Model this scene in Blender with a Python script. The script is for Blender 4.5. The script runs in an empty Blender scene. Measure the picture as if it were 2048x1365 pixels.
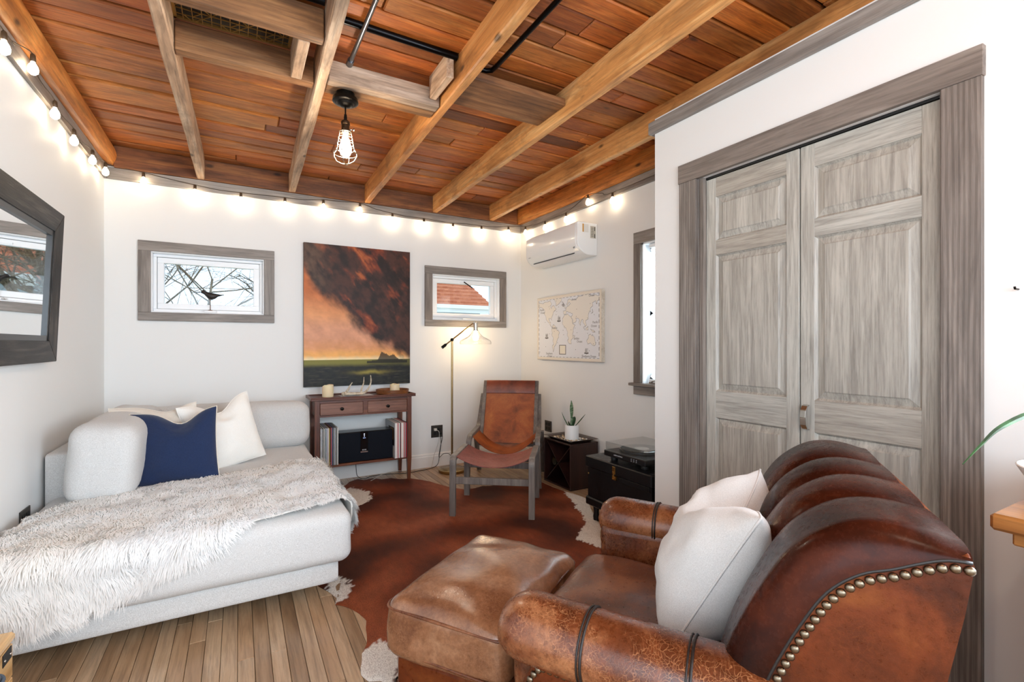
import bpy, math, random
import numpy as np
from mathutils import Vector, Matrix, noise as mnoise
random.seed(7); RNG = np.random.default_rng(7)
SC = bpy.context.scene
COL = SC.collection

# ------------------------------------------------------------------ camera
H = 1.224                       # eye height; camera stands at x=0, y=0
YAW = 0.5169
FPX = 963.0                     # focal length in pixels of a 2048 px wide frame
cam_d = bpy.data.cameras.new('camera'); cam = bpy.data.objects.new('camera', cam_d); COL.objects.link(cam)
cam.location = (0, 0, H); cam.rotation_euler = (math.pi/2, 0, -YAW)
cam_d.sensor_width = 36.0; cam_d.lens = FPX/2048*36.0; cam_d.shift_y = 7.5/2048
cam_d.clip_start = 0.05
SC.camera = cam
# ------------------------------------------------------------------ view, world, daylight
SC.view_settings.view_transform = 'Standard'; SC.view_settings.look = 'None'
SC.view_settings.gamma = 1.0; SC.view_settings.use_curve_mapping = False
SC.view_settings.exposure = 0.22
SC.cycles.max_bounces = 8; SC.cycles.diffuse_bounces = 4; SC.cycles.glossy_bounces = 3; SC.cycles.transmission_bounces = 6
SC.cycles.caustics_reflective = False; SC.cycles.caustics_refractive = False; SC.cycles.sample_clamp_indirect = 6.0
world = bpy.data.worlds.new('overcast_sky'); SC.world = world; world.use_nodes = True
wn = world.node_tree.nodes; wl = world.node_tree.links
wn['Background'].inputs[0].default_value = (0.72, 0.86, 1.0, 1); wn['Background'].inputs[1].default_value = 1.8

def area_light(name, loc, rot, sx, sy, power, col):
    d = bpy.data.lights.new(name, 'AREA'); d.shape = 'RECTANGLE'; d.size = sx; d.size_y = sy
    d.energy = power; d.color = col
    o = bpy.data.objects.new(name, d); COL.objects.link(o); o.location = loc; o.rotation_euler = rot
    return o
# daylight through the big rear and left windows behind the photographer
area_light('daylight_rear_window', (0.35, -2.05, 1.45), (math.radians(90), 0, 0), 2.3, 1.6, 75, (0.75, 0.88, 1.0))
area_light('daylight_side_window', (-0.84, -0.75, 1.45), (math.radians(90), 0, math.radians(-90)), 1.5, 1.5, 24, (0.75, 0.88, 1.0))
area_light('added_fill_right', (2.08, -0.95, 1.55), (math.radians(90), 0, math.radians(90)), 1.7, 1.3, 190, (0.76, 0.88, 1.0))  # added fill light on a wall without a window, brightens the left wall
area_light('daylight_outside_shade', (3.35, 2.45, 1.75), (math.radians(90), 0, math.radians(90)), 1.4, 1.6, 170, (0.80, 0.90, 1.0))

# ------------------------------------------------------------------ helpers
WM = {}
def tag(o, label=None, cat=None, group=None, kind=None):
    if label: o['label'] = label
    if cat: o['category'] = cat
    if group: o['group'] = group
    if kind: o['kind'] = kind
    return o
def thing(name, label, cat, loc=(0, 0, 0), rz=0.0, group=None):
    o = bpy.data.objects.new(name, None); COL.objects.link(o)
    o.empty_display_size = .1; o.location = loc; o.rotation_euler = (0, 0, rz)
    WM[o.name] = Matrix.Translation(Vector(loc)) @ Matrix.Rotation(rz, 4, 'Z')
    return tag(o, label, cat, group)
class MB:
    """collects shapes and links them as ONE mesh object"""
    def __init__(s): s.v = []; s.f = []; s.col = None; s.M = None
    def add(s, vs, fs):
        n = len(s.v)
        if s.M is not None: vs = [tuple(s.M @ Vector(p)) for p in vs]
        s.v += [tuple(p) for p in vs]; s.f += [tuple(i+n for i in f) for f in fs]; return s
    def box(s, a, b, rot=None, ch=0.0):
        a = Vector(a); b = Vector(b); c = (a+b)/2; h = (b-a)/2
        if ch <= 0:
            vs = [Vector((x*h.x, y*h.y, z*h.z)) for z in (-1, 1) for y in (-1, 1) for x in (-1, 1)]
            fs = [(0, 2, 3, 1), (4, 5, 7, 6), (0, 1, 5, 4), (2, 6, 7, 3), (0, 4, 6, 2), (1, 3, 7, 5)]
        else:
            vs = []; idx = {}
            ch = min(ch, h.x*.9, h.y*.9, h.z*.9)
            for sx in (-1, 1):
                for sy in (-1, 1):
                    for sz in (-1, 1):
                        for ax in range(3):
                            p = [sx*(h.x-(ch if ax != 0 else 0)), sy*(h.y-(ch if ax != 1 else 0)), sz*(h.z-(ch if ax != 2 else 0))]
                            idx[(sx, sy, sz, ax)] = len(vs); vs.append(Vector(p))
            fs = []
            for ax in range(3):
                o = [i for i in range(3) if i != ax]
                for sg in (-1, 1):
                    q = []
                    for (p, r) in ((-1, -1), (1, -1), (1, 1), (-1, 1)):
                        k = [0, 0, 0]; k[ax] = sg; k[o[0]] = p; k[o[1]] = r; q.append(idx[(*k, ax)])
                    if (sg > 0) == (ax == 1): q.reverse()
                    fs.append(tuple(q))
            for ax in range(3):                 # edge bevels along axis ax
                o = [i for i in range(3) if i != ax]
                for p in (-1, 1):
                    for r in (-1, 1):
                        def g(sv, which):
                            k = [0, 0, 0]; k[ax] = sv; k[o[0]] = p; k[o[1]] = r; return idx[(*k, which)]
                        fs.append((g(-1, o[0]), g(1, o[0]), g(1, o[1]), g(-1, o[1])))
            for sx in (-1, 1):
                for sy in (-1, 1):
                    for sz in (-1, 1): fs.append(tuple(idx[(sx, sy, sz, a)] for a in range(3)))
        if rot is not None: vs = [rot @ p for p in vs]
        return s.add([p+c for p in vs], fs)
    def bar(s, p0, p1, w, h, up=(0, 0, 1), ch=0.0):
        """a squared bar from p0 to p1, w wide and h high"""
        p0 = Vector(p0); p1 = Vector(p1); d = p1-p0; L = d.length; d.normalize()
        up = Vector(up); sx = d.cross(up).normalized(); uz = sx.cross(d).normalized()
        R = Matrix((sx, d, uz)).transposed()
        n = MB(); n.box((-w/2, -L/2, -h/2), (w/2, L/2, h/2), ch=ch); c = (p0+p1)/2
        return s.add([R @ Vector(p) + c for p in n.v], n.f)
    def tube(s, pts, r, n=8, closed=False, caps=True):
        pts = [Vector(p) for p in pts]; m = len(pts); rs = r if isinstance(r, (list, tuple)) else [r]*m
        vs = []; fs = []; prev = None
        for i, p in enumerate(pts):
            a = pts[(i-1) % m] if (closed or i > 0) else p; b = pts[(i+1) % m] if (closed or i < m-1) else p
            t = (b-a).normalized()
            if prev is None:
                u = t.orthogonal().normalized()
            else:
                u = prev - t*prev.dot(t)
                u = u.normalized() if u.length > 1e-6 else t.orthogonal().normalized()
            prev = u; w = t.cross(u)
            for k in range(n):
                a_ = 2*math.pi*k/n; vs.append(p + (u*math.cos(a_)+w*math.sin(a_))*rs[i])
        for i in range(m if closed else m-1):
            j = (i+1) % m
            for k in range(n): k2 = (k+1) % n; fs.append((i*n+k, i*n+k2, j*n+k2, j*n+k))
        if caps and not closed: fs.append(tuple(reversed(range(n)))); fs.append(tuple(range((m-1)*n, m*n)))
        return s.add(vs, fs)
    def cyl(s, p0, p1, r0, r1=None, n=16): return s.tube([p0, p1], [r0, r0 if r1 is None else r1], n)
    def lathe(s, prof, c=(0, 0, 0), n=24, M=None):
        """prof: (r,z) pairs from one end to the other"""
        vs = []; fs = []; c = Vector(c)
        for (r, z) in prof:
            for k in range(n):
                a = 2*math.pi*k/n; p = Vector((max(r, 1e-5)*math.cos(a), max(r, 1e-5)*math.sin(a), z))
                vs.append((M @ p if M else p)+c)
        m = len(prof)
        for i in range(m-1):
            for k in range(n): k2 = (k+1) % n; fs.append((i*n+k, i*n+k2, (i+1)*n+k2, (i+1)*n+k))
        return s.add(vs, fs)
    def prism(s, poly, axis, a, b):
        """poly: 2D points in the plane across axis; extruded from a to b"""
        n = len(poly); vs = []
        for t in (a, b):
            for (p, q) in poly: vs.append({'x': (t, p, q), 'y': (p, t, q), 'z': (p, q, t)}[axis])
        fs = [tuple(range(n)), tuple(reversed(range(n, 2*n)))]+[(i, i+n, (i+1) % n+n, (i+1) % n) for i in range(n)]
        return s.add(vs, fs)
    def grid(s, fn, nu, nv, closeu=False):
        vs = [fn(i/(nu if closeu else nu-1), j/(nv-1)) for i in range(nu) for j in range(nv)]; fs = []
        for i in range(nu if closeu else nu-1):
            i2 = (i+1) % nu
            for j in range(nv-1): fs.append((i*nv+j, i2*nv+j, i2*nv+j+1, i*nv+j+1))
        return s.add(vs, fs)
    def ball(s, c, r, n=12, m=8, sc=(1, 1, 1)):
        c = Vector(c)
        def f(u, v):
            a = 2*math.pi*u; b = math.pi*v
            return c+Vector((r*sc[0]*math.sin(b)*math.cos(a), r*sc[1]*math.sin(b)*math.sin(a), r*sc[2]*math.cos(b)))
        return s.grid(f, n, m+1, True)
    def build(s, name, mat, parent=None, smooth=False, bevel=0, seg=2, local=False, subsurf=0, fixn=True, ang=40):
        me = bpy.data.meshes.new(name); vs = s.v
        if parent is not None and not local:
            iv = WM[parent.name].inverted(); vs = [tuple(iv @ Vector(p)) for p in vs]
        me.from_pydata(vs, [], s.f); me.validate()
        if fixn:
            import bmesh
            bm = bmesh.new(); bm.from_mesh(me); bmesh.ops.remove_doubles(bm, verts=bm.verts, dist=1e-6)
            bmesh.ops.recalc_face_normals(bm, faces=bm.faces); bm.to_mesh(me); bm.free()
        if smooth:
            me.polygons.foreach_set('use_smooth', [True]*len(me.polygons))
            if smooth == 'auto':
                try: me.set_sharp_from_angle(angle=math.radians(ang))
                except Exception: pass
        o = bpy.data.objects.new(name, me); COL.objects.link(o)
        if mat is not None: me.materials.append(mat)
        if parent is not None: o.parent = parent; WM[o.name] = WM[parent.name].copy()
        else: WM[o.name] = Matrix.Identity(4)
        if bevel:
            b = o.modifiers.new('bevel', 'BEVEL'); b.width = bevel; b.segments = seg; b.limit_method = 'ANGLE'; b.angle_limit = math.radians(35)
        if subsurf:
            b = o.modifiers.new('sub', 'SUBSURF'); b.levels = subsurf; b.render_levels = subsurf
        return o
def box(name, a, b, mat, parent=None, bevel=0, **k): return MB().box(a, b).build(name, mat, parent, bevel=bevel, **k)
def copy_part(o, parent, loc=None, M=None):
    c = o.copy(); COL.objects.link(c); c.parent = parent
    if loc is not None: c.location = loc
    return c
def struct(o): o['kind'] = 'structure'; return o
def text(name, body, size, M, mat, parent, depth=.0004, align='CENTER'):
    cu = bpy.data.curves.new(name, 'FONT'); cu.body = body; cu.size = size; cu.align_x = align; cu.align_y = 'CENTER'; cu.extrude = depth
    t = bpy.data.objects.new(name, cu); COL.objects.link(t)
    dg = bpy.context.evaluated_depsgraph_get(); me = bpy.data.meshes.new_from_object(t.evaluated_get(dg))
    bpy.data.objects.remove(t); bpy.data.curves.remove(cu)
    iv = WM[parent.name].inverted() @ M
    me.transform(iv); me.materials.clear(); me.materials.append(mat); me.name = name
    o = bpy.data.objects.new(name, me); COL.objects.link(o); o.parent = parent; WM[o.name] = WM[parent.name].copy()
    return o
def sm(a, b, x):
    t = min(1, max(0, (x-a)/(b-a))); return t*t*(3-2*t)
def bez(p, n):
    """Catmull-Rom through points"""
    p = [Vector(q) for q in p]; out = []
    for i in range(len(p)-1):
        a = p[i-1] if i > 0 else p[i]*2-p[i+1]; b = p[i]; c = p[i+1]; d = p[i+2] if i+2 < len(p) else p[i+1]*2-p[i]
        for k in range(n):
            t = k/n; out.append(.5*((2*b)+(c-a)*t+(2*a-5*b+4*c-d)*t*t+(3*b-a-3*c+d)*t**3))
    out.append(p[-1]); return out
# pixel of the photograph -> point on a plane (distance always from the plane the thing touches)
_fw = Vector((math.sin(YAW), math.cos(YAW), 0)); _rt = Vector((math.cos(YAW), -math.sin(YAW), 0))
def _ray(px, py): return _fw+_rt*((px-1024)/FPX)+Vector((0, 0, -(py-690)/FPX))
def on_z(px, py, z): r = _ray(px, py); return r*((z-H)/r.z)+Vector((0, 0, H))
def on_y(px, py, y): r = _ray(px, py); return r*(y/r.y)+Vector((0, 0, H))
def on_x(px, py, x): r = _ray(px, py); return r*(x/r.x)+Vector((0, 0, H))

# ------------------------------------------------------------------ materials
def lin(c):
    if isinstance(c, str): c = [int(c[i:i+2], 16)/255 for i in (0, 2, 4)]
    return tuple(((x+.055)/1.055)**2.4 if x > .04045 else x/12.92 for x in c)+(1,)
class NT:
    def __init__(s, name):
        s.m = bpy.data.materials.new(name); s.m.use_nodes = True; s.t = s.m.node_tree; s.n = s.t.nodes; s.b = s.n['Principled BSDF']
    def new(s, ty, **k):
        n = s.n.new(ty)
        for a, v in k.items(): setattr(n, a, v)
        return n
    def link(s, a, b): s.t.links.new(a, b)
    def set(s, **k):
        for a, v in k.items():
            s.b.inputs[{'col': 'Base Color', 'rough': 'Roughness', 'metal': 'Metallic', 'trans': 'Transmission Weight', 'ior': 'IOR', 'coat': 'Coat Weight', 'coatr': 'Coat Roughness', 'alpha': 'Alpha', 'sheen': 'Sheen Weight', 'emit': 'Emission Color', 'es': 'Emission Strength', 'spec': 'Specular IOR Level', 'sss': 'Subsurface Weight'}[a]].default_value = v
    def coords(s, mode, scale, rnd=True):
        if mode == 'world': src = s.new('ShaderNodeNewGeometry').outputs['Position']
        else: src = s.new('ShaderNodeTexCoord').outputs['Object']
        if rnd:
            oi = s.new('ShaderNodeObjectInfo'); vm = s.new('ShaderNodeVectorMath', operation='SCALE'); vm.inputs[0].default_value = (37, 17, 53)
            s.link(oi.outputs['Random'], vm.inputs['Scale']); ad = s.new('ShaderNodeVectorMath', operation='ADD')
            s.link(src, ad.inputs[0]); s.link(vm.outputs[0], ad.inputs[1]); src = ad.outputs[0]; s.rnd = oi.outputs['Random']
        mp = s.new('ShaderNodeMapping'); mp.inputs['Scale'].default_value = scale; s.link(src, mp.inputs['Vector']); return mp.outputs[0]
    def noise(s, vec, scale, detail=5, rough=.6, dist=0.0):
        n = s.new('ShaderNodeTexNoise'); n.inputs['Scale'].default_value = scale; n.inputs['Detail'].default_value = detail
        n.inputs['Roughness'].default_value = rough; n.inputs['Distortion'].default_value = dist; s.link(vec, n.inputs['Vector']); return n.outputs['Fac']
    def ramp(s, fac, stops):
        r = s.new('ShaderNodeValToRGB'); e = r.color_ramp.elements
        while len(e) < len(stops): e.new(.5)
        for i, (p, c) in enumerate(stops): e[i].position = p; e[i].color = lin(c)
        s.link(fac, r.inputs[0]); return r.outputs[0]
    def mix(s, fac, a, b, mode='MIX'):
        m = s.new('ShaderNodeMix', data_type='RGBA', blend_type=mode)
        if isinstance(fac, float): m.inputs[0].default_value = fac
        else: s.link(fac, m.inputs[0])
        for x, i in ((a, 6), (b, 7)):
            if isinstance(x, (tuple, list, str)): m.inputs[i].default_value = lin(x) if isinstance(x, str) else x
            else: s.link(x, m.inputs[i])
        return m.outputs[2]
    def maprange(s, v, a, b, c, d):
        m = s.new('ShaderNodeMapRange'); s.link(v, m.inputs[0])
        for i, x in enumerate((a, b, c, d)): m.inputs[i+1].default_value = x
        return m.outputs[0]
    def math(s, op, a, b):
        m = s.new('ShaderNodeMath', operation=op)
        for i, x in enumerate((a, b)):
            if isinstance(x, (int, float)): m.inputs[i].default_value = x
            else: s.link(x, m.inputs[i])
        return m.outputs[0]
    def bump(s, h, strength, dist=.002):
        b = s.new('ShaderNodeBump'); b.inputs['Strength'].default_value = strength; b.inputs['Distance'].default_value = dist
        s.link(h, b.inputs['Height']); s.link(b.outputs[0], s.b.inputs['Normal'])
    def col(s, c): s.link(c, s.b.inputs['Base Color'])
def plain(name, c, rough=.5, **k):
    t = NT(name); t.set(col=lin(c), rough=rough, **k); return t.m
def wood(name, axis, stops, rough=.55, var=None, fine=.35, bump=.25, sc=1.0, ring=0.0, vamt=.8, mode='world', coat=0.0, knots=False):
    """grain along axis; stops: ramp colours; var: colours picked per object"""
    t = NT(name); al, ac = 1.3*sc, 15*sc
    S = {'X': (al, ac, ac), 'Y': (ac, al, ac), 'Z': (ac, ac, al)}[axis]
    v = t.coords(mode, S); n1 = t.noise(v, 1, 6, .62, .8)
    c = t.ramp(n1, stops)
    if var:
        rv = t.ramp(t.rnd, var); c = t.mix(vamt, c, rv, 'MULTIPLY')
    v2 = t.coords(mode, tuple(x*(3.2 if x > 5 else 1.6)*1.0 for x in S)); n2 = t.noise(v2, 1.6, 5, .7, .3)
    c = t.mix(fine, c, t.ramp(n2, [(.33, '2a1a10'), (.55, 'ffffff')]), 'MULTIPLY')
    if ring:
        w = t.new('ShaderNodeTexWave', wave_type='BANDS', bands_direction={'X': 'Y', 'Y': 'X', 'Z': 'Y'}[axis]); w.inputs['Scale'].default_value = 1.2
        w.inputs['Distortion'].default_value = 5.0; w.inputs['Detail'].default_value = 2; w.inputs['Detail Scale'].default_value = .6
        t.link(v, w.inputs['Vector']); c = t.mix(ring, c, t.ramp(w.outputs['Fac'], [(.3, '6a5c50'), (.6, 'ffffff')]), 'MULTIPLY')
    if knots:
        kv = t.coords(mode, {'X': (5, 11, 11), 'Y': (11, 5, 11), 'Z': (11, 11, 5)}[axis]); vo = t.new('ShaderNodeTexVoronoi'); vo.inputs['Scale'].default_value = .55; t.link(kv, vo.inputs['Vector'])
        kc = t.ramp(vo.outputs['Distance'], [(.05, '170c06'), (.11, 'ffffff')]); c = t.mix(.75, c, kc, 'MULTIPLY')
        dn = t.noise(t.coords(mode, {'X': (2, 6, 6), 'Y': (6, 2, 6), 'Z': (6, 6, 2)}[axis]), 1.3, 4, .7, .5); c = t.mix(.38, c, t.ramp(dn, [(.36, '402818'), (.54, 'ffffff')]), 'MULTIPLY')
    t.col(c); t.set(rough=rough, coat=coat); t.bump(n2, bump, .003); return t.m
def fabric(name, c1, c2, scale=500, bump=.3, rough=.9, big=.0, sheen=.2):
    t = NT(name); v = t.coords('obj', (1, 1, 1)); n = t.noise(v, scale, 2, .6)
    c = t.ramp(n, [(.35, c1), (.65, c2)]); t.col(c); t.set(rough=rough, sheen=sheen, spec=.2); n3 = t.noise(v, 22, 3, .5)
    t.bump(t.math('ADD', n, t.math('MULTIPLY', n3, 2.0*(1+big))), bump, .002); return t.m
def leather(name, dark, mid, light, rough=.33, scratch=.5, bump=.35, coat=.25, dk=.5):
    t = NT(name); v = t.coords('obj', (1, 1, 1)); n1 = t.noise(v, 5.5, 6, .6, .6)
    c = t.ramp(n1, [(.30, dark), (.5, mid), (.72, light)])
    n2 = t.noise(v, 75, 5, .7, .3); c = t.mix(dk, c, t.ramp(n2, [(.30, '6a4534'), (.62, 'ffffff')]), 'MULTIPLY')
    vw = t.new('ShaderNodeVectorMath', operation='ADD'); nz = t.new('ShaderNodeTexNoise'); nz.inputs['Scale'].default_value = 18; t.link(v, nz.inputs['Vector']); sw = t.new('ShaderNodeVectorMath', operation='SCALE'); sw.inputs['Scale'].default_value = .09
    t.link(nz.outputs['Color'], sw.inputs[0]); t.link(v, vw.inputs[0]); t.link(sw.outputs[0], vw.inputs[1])
    sv = t.new('ShaderNodeTexVoronoi', feature='DISTANCE_TO_EDGE'); sv.inputs['Scale'].default_value = 95; t.link(vw.outputs[0], sv.inputs['Vector'])
    msk = t.math('MULTIPLY', t.maprange(sv.outputs['Distance'], .0, .06, 1, 0), t.maprange(t.noise(v, 9, 5, .75), .42, .60, 0, scratch)); c = t.mix(msk, c, light); t.col(c)
    vo = t.new('ShaderNodeTexVoronoi', feature='DISTANCE_TO_EDGE'); vo.inputs['Scale'].default_value = 260; t.link(v, vo.inputs['Vector'])
    nb = t.noise(v, 14, 4, .6, .5); h = t.math('ADD', t.math('MULTIPLY', vo.outputs['Distance'], .6), t.math('MULTIPLY', nb, 2.2)); t.bump(h, bump, .003)
    t.link(t.maprange(n2, .3, .7, rough*.8, rough*1.35), t.b.inputs['Roughness']); t.set(coat=coat, coatr=.2); return t.m
def emission(name, c, s):
    t = NT(name); t.set(col=lin(c), emit=lin(c), es=s, rough=.3); return t.m
def vcol(name, rough=.6, bump=.0, bscale=60, spec=.3):
    t = NT(name); a = t.new('ShaderNodeVertexColor', layer_name='paint'); t.col(a.outputs['Color']); t.set(rough=rough, spec=spec)
    if bump: t.bump(t.noise(t.coords('obj', (1, 1, 1)), bscale, 5, .7), bump, .002)
    return t.m
def paint_attr(o, cols):
    """flat print: linear rgb per vertex"""
    a = o.data.color_attributes.new('paint', 'FLOAT_COLOR', 'POINT')
    c = np.ones((len(o.data.vertices), 4), dtype=np.float32); c[:, :3] = cols; a.data.foreach_set('color', c.ravel())

M = {}
def wallmat(name, c):
    t = NT(name); v = t.coords('world', (1, 1, 1), False); n = t.noise(v, 180, 3, .6); t.set(col=lin(c), rough=.55, spec=.3); return t.m
M['wall'] = wallmat('wall_paint', 'e9e9e7')
M['white_trim'] = plain('white_trim_paint', 'f2f1ee', .35)
M['vinyl'] = plain('white_vinyl', 'f1f3f5', .3)
M['black'] = plain('matt_black', '0b0b0c', .5)
PLV = [(0.0, '8a6448'), (.14, 'f4bc88'), (.28, 'b09078'), (.42, 'ffd49c'), (.56, 'c09070'), (.7, 'fff0d8'), (.85, 'd8bea0'), (1, '98785e')]
M['plank'] = wood('ceiling_plank_wood', 'X', [(.2, '9c5a22'), (.5, 'd08a44'), (.8, 'e8b26c')], .55, PLV, .48, .35, 1.7, vamt=.95, knots=True)
M['joist'] = wood('joist_pine', 'Y', [(.25, 'ae6e38'), (.5, 'dc9e5c'), (.75, 'efc286')], .55, [(0, 'e8d0b8'), (1, 'ffffff')], .3, .25, knots=True)
M['joist_grey'] = wood('weathered_joist', 'Y', [(.25, '8a6e58'), (.5, 'c09c7c'), (.75, 'e0c8ac')], .7, None, .45, .4, knots=True)
M['rim'] = wood('dark_rim_beam', 'X', [(.25, '4a2a16'), (.5, '84502c'), (.75, 'a8703c')], .6, None, .45, .3, knots=True)
M['rim_y'] = wood('orange_rim_beam', 'Y', [(.25, '96501c'), (.5, 'd08038'), (.75, 'eaa85c')], .55, None, .4, .3, knots=True)
M['block'] = wood('brown_blocking', 'X', [(.25, '5e3c24'), (.5, '94683f'), (.75, 'bb9064')], .65, [(0, 'd8c4b4'), (1, 'ffffff')], .5, .4, knots=True)
GV = [(0, 'e4dcd6'), (1, 'ffffff')]
GS = [(.25, '67615c'), (.5, '8d8680'), (.75, 'aaa49d')]
M['grey_x'] = wood('grey_stained_trim_x', 'X', GS, .5, GV, .3, .15, 1.2)
M['grey_y'] = wood('grey_stained_trim_y', 'Y', GS, .5, GV, .3, .15, 1.2)
M['grey_z'] = wood('grey_stained_trim_z', 'Z', GS, .5, GV, .3, .15, 1.2, ring=.35)
M['block_grey'] = wood('weathered_blocking', 'X', [(.25, '7a6656'), (.5, 'a88c74'), (.75, 'c8b09a')], .7, None, .5, .4, knots=True)
DS = [(.25, '94918a'), (.5, 'b2b0a8'), (.75, 'c9c8c0')]
M['door_y'] = wood('grey_washed_door_y', 'Y', DS, .42, GV, .35, .12, 1.6)
M['door_z'] = wood('grey_washed_door_z', 'Z', DS, .42, GV, .35, .12, 1.6)
M['fl'] = wood('floor_oak', 'Y', [(.2, '9a7e64'), (.5, 'c4a888'), (.8, 'dcc6aa')], .32, [(0, 'b8a898'), (.5, 'f0e2d4'), (1, 'ffffff')], .35, .12, 1.0, coat=.1)
def thin_glass(name, refl=1.0, tint='ffffff'):
    t = NT(name); tr = t.new('ShaderNodeBsdfTransparent'); tr.inputs[0].default_value = lin(tint); gl = t.new('ShaderNodeBsdfGlossy'); gl.inputs['Roughness'].default_value = .02
    lw_ = t.new('ShaderNodeLayerWeight'); ms = t.new('ShaderNodeMixShader'); t.link(t.math('MULTIPLY', t.math('ADD', t.math('MULTIPLY', t.math('POWER', lw_.outputs['Facing'], 4.0), .7), .035), refl), ms.inputs[0])
    t.link(tr.outputs[0], ms.inputs[1]); t.link(gl.outputs[0], ms.inputs[2]); t.link(ms.outputs[0], t.n['Material Output'].inputs[0]); t.n.remove(t.b); return t.m
M['glass'] = thin_glass('window_pane', .6, 'f8fcfd')
M['chrome'] = plain('satin_nickel', 'c9c6c0', .22, metal=1.0)
M['brass'] = plain('aged_brass', 'b08a4c', .3, metal=1.0)
M['dark_metal'] = plain('oil_rubbed_bronze', '17130f', .35, metal=.8)
# ================================================================== STRUCTURE
XL, XR, XC, YB, YR, ZC = -.865, 2.73, 2.127, 4.6, -2.2, 2.71
ZT = 2.459      # underside of the grey trim board
YN = 2.043      # end of the closet wall
# floor ------------------------------------------------------------
floor = struct(box('floor', (XL-.15, YR, -.12), (XR+.15, YB+.15, -.018), plain('subfloor_dark', '1d140d', .9)))
BW = .0575
def plank_mesh(a, b, c=.0016, up=True):
    return MB().box(a, b, ch=c)
rs = random.Random(3); far = MB(); nb = 0
ncol = int((XR-XL)/BW)+1
for i in range(ncol):
    x0 = XL+i*BW; x1 = min(x0+BW, XR)
    y = .9-rs.random()*.7
    far.box((x0+.0008, YR, -.018), (x1-.0008, y-.001, 0), ch=.0014)
    while y < YB-.01:
        L = rs.uniform(1.0, 2.1); y2 = y+L
        if YB-y2 < .35: y2 = YB
        plank_mesh((x0+.0008, y+.0008, -.018), (x1-.0008, y2-.0008, rs.uniform(-.0006, 0))).build('floorboard', M['fl'], floor, fixn=False); nb += 1
        y = y2
o = far.build('floorboards', M['fl'], floor); o['kind'] = 'stuff'
# walls ------------------------------------------------------------
def wall_with_holes(name, axis, pos, thick, u0, u1, z0, z1, holes):
    """wall plane across axis at pos..pos+thick; holes: (u0,u1,z0,z1)"""
    m = MB(); us = sorted({u0, u1, *[h[0] for h in holes], *[h[1] for h in holes]})
    for a, b in zip(us[:-1], us[1:]):
        cut = sorted([(h[2], h[3]) for h in holes if h[0] <= a+1e-6 and h[1] >= b-1e-6]); z = z0
        for (p, q) in cut+[(z1, z1)]:
            if p > z+1e-6:
                lo, hi = sorted((pos, pos+thick))
                if axis == 'y': m.box((a, lo, z), (b, hi, p))
                else: m.box((lo, a, z), (hi, b, p))
            z = q
    return struct(m.build(name, M['wall']))
W1 = (-.585, .190, 1.475, 1.945); W2 = (1.690, 2.455, 1.475, 1.937); W3 = (2.10, 2.751, .925, 2.013)
wall_with_holes('wall_back', 'y', YB, .15, XL-.15, XR+.15, 0, ZC+.05, [W1, W2])
wall_with_holes('wall_left', 'x', XL, -.15, YR-.15, YB, 0, ZC+.05, [(-1.55, .05, .7, 2.2)])
wall_with_holes('wall_right', 'x', XR, .15, YR, YB, 0, ZC+.05, [W3])
wall_with_holes('wall_closet', 'x', XC, .11, YR, YN, 0, ZT+.09, [(.714, 1.735, 0, 2.105)])
struct(box('wall_closet_return', (XC+.11, YN-.11, 0), (XR, YN, ZT+.09), M['wall']))
wall_with_holes('wall_rear', 'y', YR, -.15, XL-.15, XR+.15, 0, ZC+.05, [(-.85, 1.55, .6, 2.3)])
# ceiling ------------------------------------------------------------
ceiling = struct(box('ceiling', (XL-.15, YR-.15, ZC+.024), (XR+.15, YB+.15, ZC+.10), plain('ceiling_backing', '120a05', .9)))
rs = random.Random(11); y = YB; rest = MB(); k = 0
while y > YR:
    w = rs.uniform(.128, .146); y0 = y-w; cuts = [XL]
    x = XL+rs.uniform(.5, 2.4)
    while x < XR-.3: cuts.append(x); x += rs.uniform(1.3, 2.8)
    cuts.append(XR)
    for a, b in zip(cuts[:-1], cuts[1:]):
        p, q = (a+.0012, y0+.006, ZC+rs.uniform(-.010, .003)), (b-.0018, y-.006, ZC+.024)
        if y > .45: MB().box(p, q, ch=.006).build('ceiling_plank', M['plank'], ceiling, fixn=False)
        else: rest.box(p, q, ch=.003)
    y = y0
o = rest.build('ceiling_planks', M['plank'], ceiling); o['kind'] = 'stuff'
# joists ------------------------------------------------------------
ZJ = 2.545
def wavy_beam(name, x_far, x_near, w, z0, z1, mat, label, y_far=YB-.042, y_near=YR+.01, seed=0):
    """rough sawn beam: slightly uneven edges along its length; x_near is its place at y=1.5"""
    m = MB(); n = 40; vs = []; r = random.Random(seed)
    for i in range(n+1):
        t = i/n; y = y_far+(y_near-y_far)*t; xx = x_far+(x_near-x_far)*(y_far-y)/(y_far-1.5)
        j = lambda s: (mnoise.noise(Vector((y*2.2, s*9.1, seed*3.3)))*.006)
        c = .006+.004*mnoise.noise(Vector((y*3, 5, seed)))
        P = [(-w/2+j(1), z1), (-w/2+j(1), z0+c), (-w/2+c+j(1), z0+j(3)), (w/2-c+j(2), z0+j(3)), (w/2+j(2), z0+c), (w/2+j(2), z1)]
        vs += [(xx+p, y, q) for p, q in P]
    fs = [(i*6+k, i*6+(k+1) % 6, (i+1)*6+(k+1) % 6, (i+1)*6+k) for i in range(n) for k in range(6)]
    fs += [tuple(range(6)), tuple(range(n*6, n*6+6))]
    m.add(vs, fs); o = m.build(name, mat); return tag(o, label, 'beam', 'ceiling joists')
JX = [(-.257, -.290), (.405, .338), (1.045, .985), (1.708, 1.645), (2.342, 2.275)]
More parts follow.
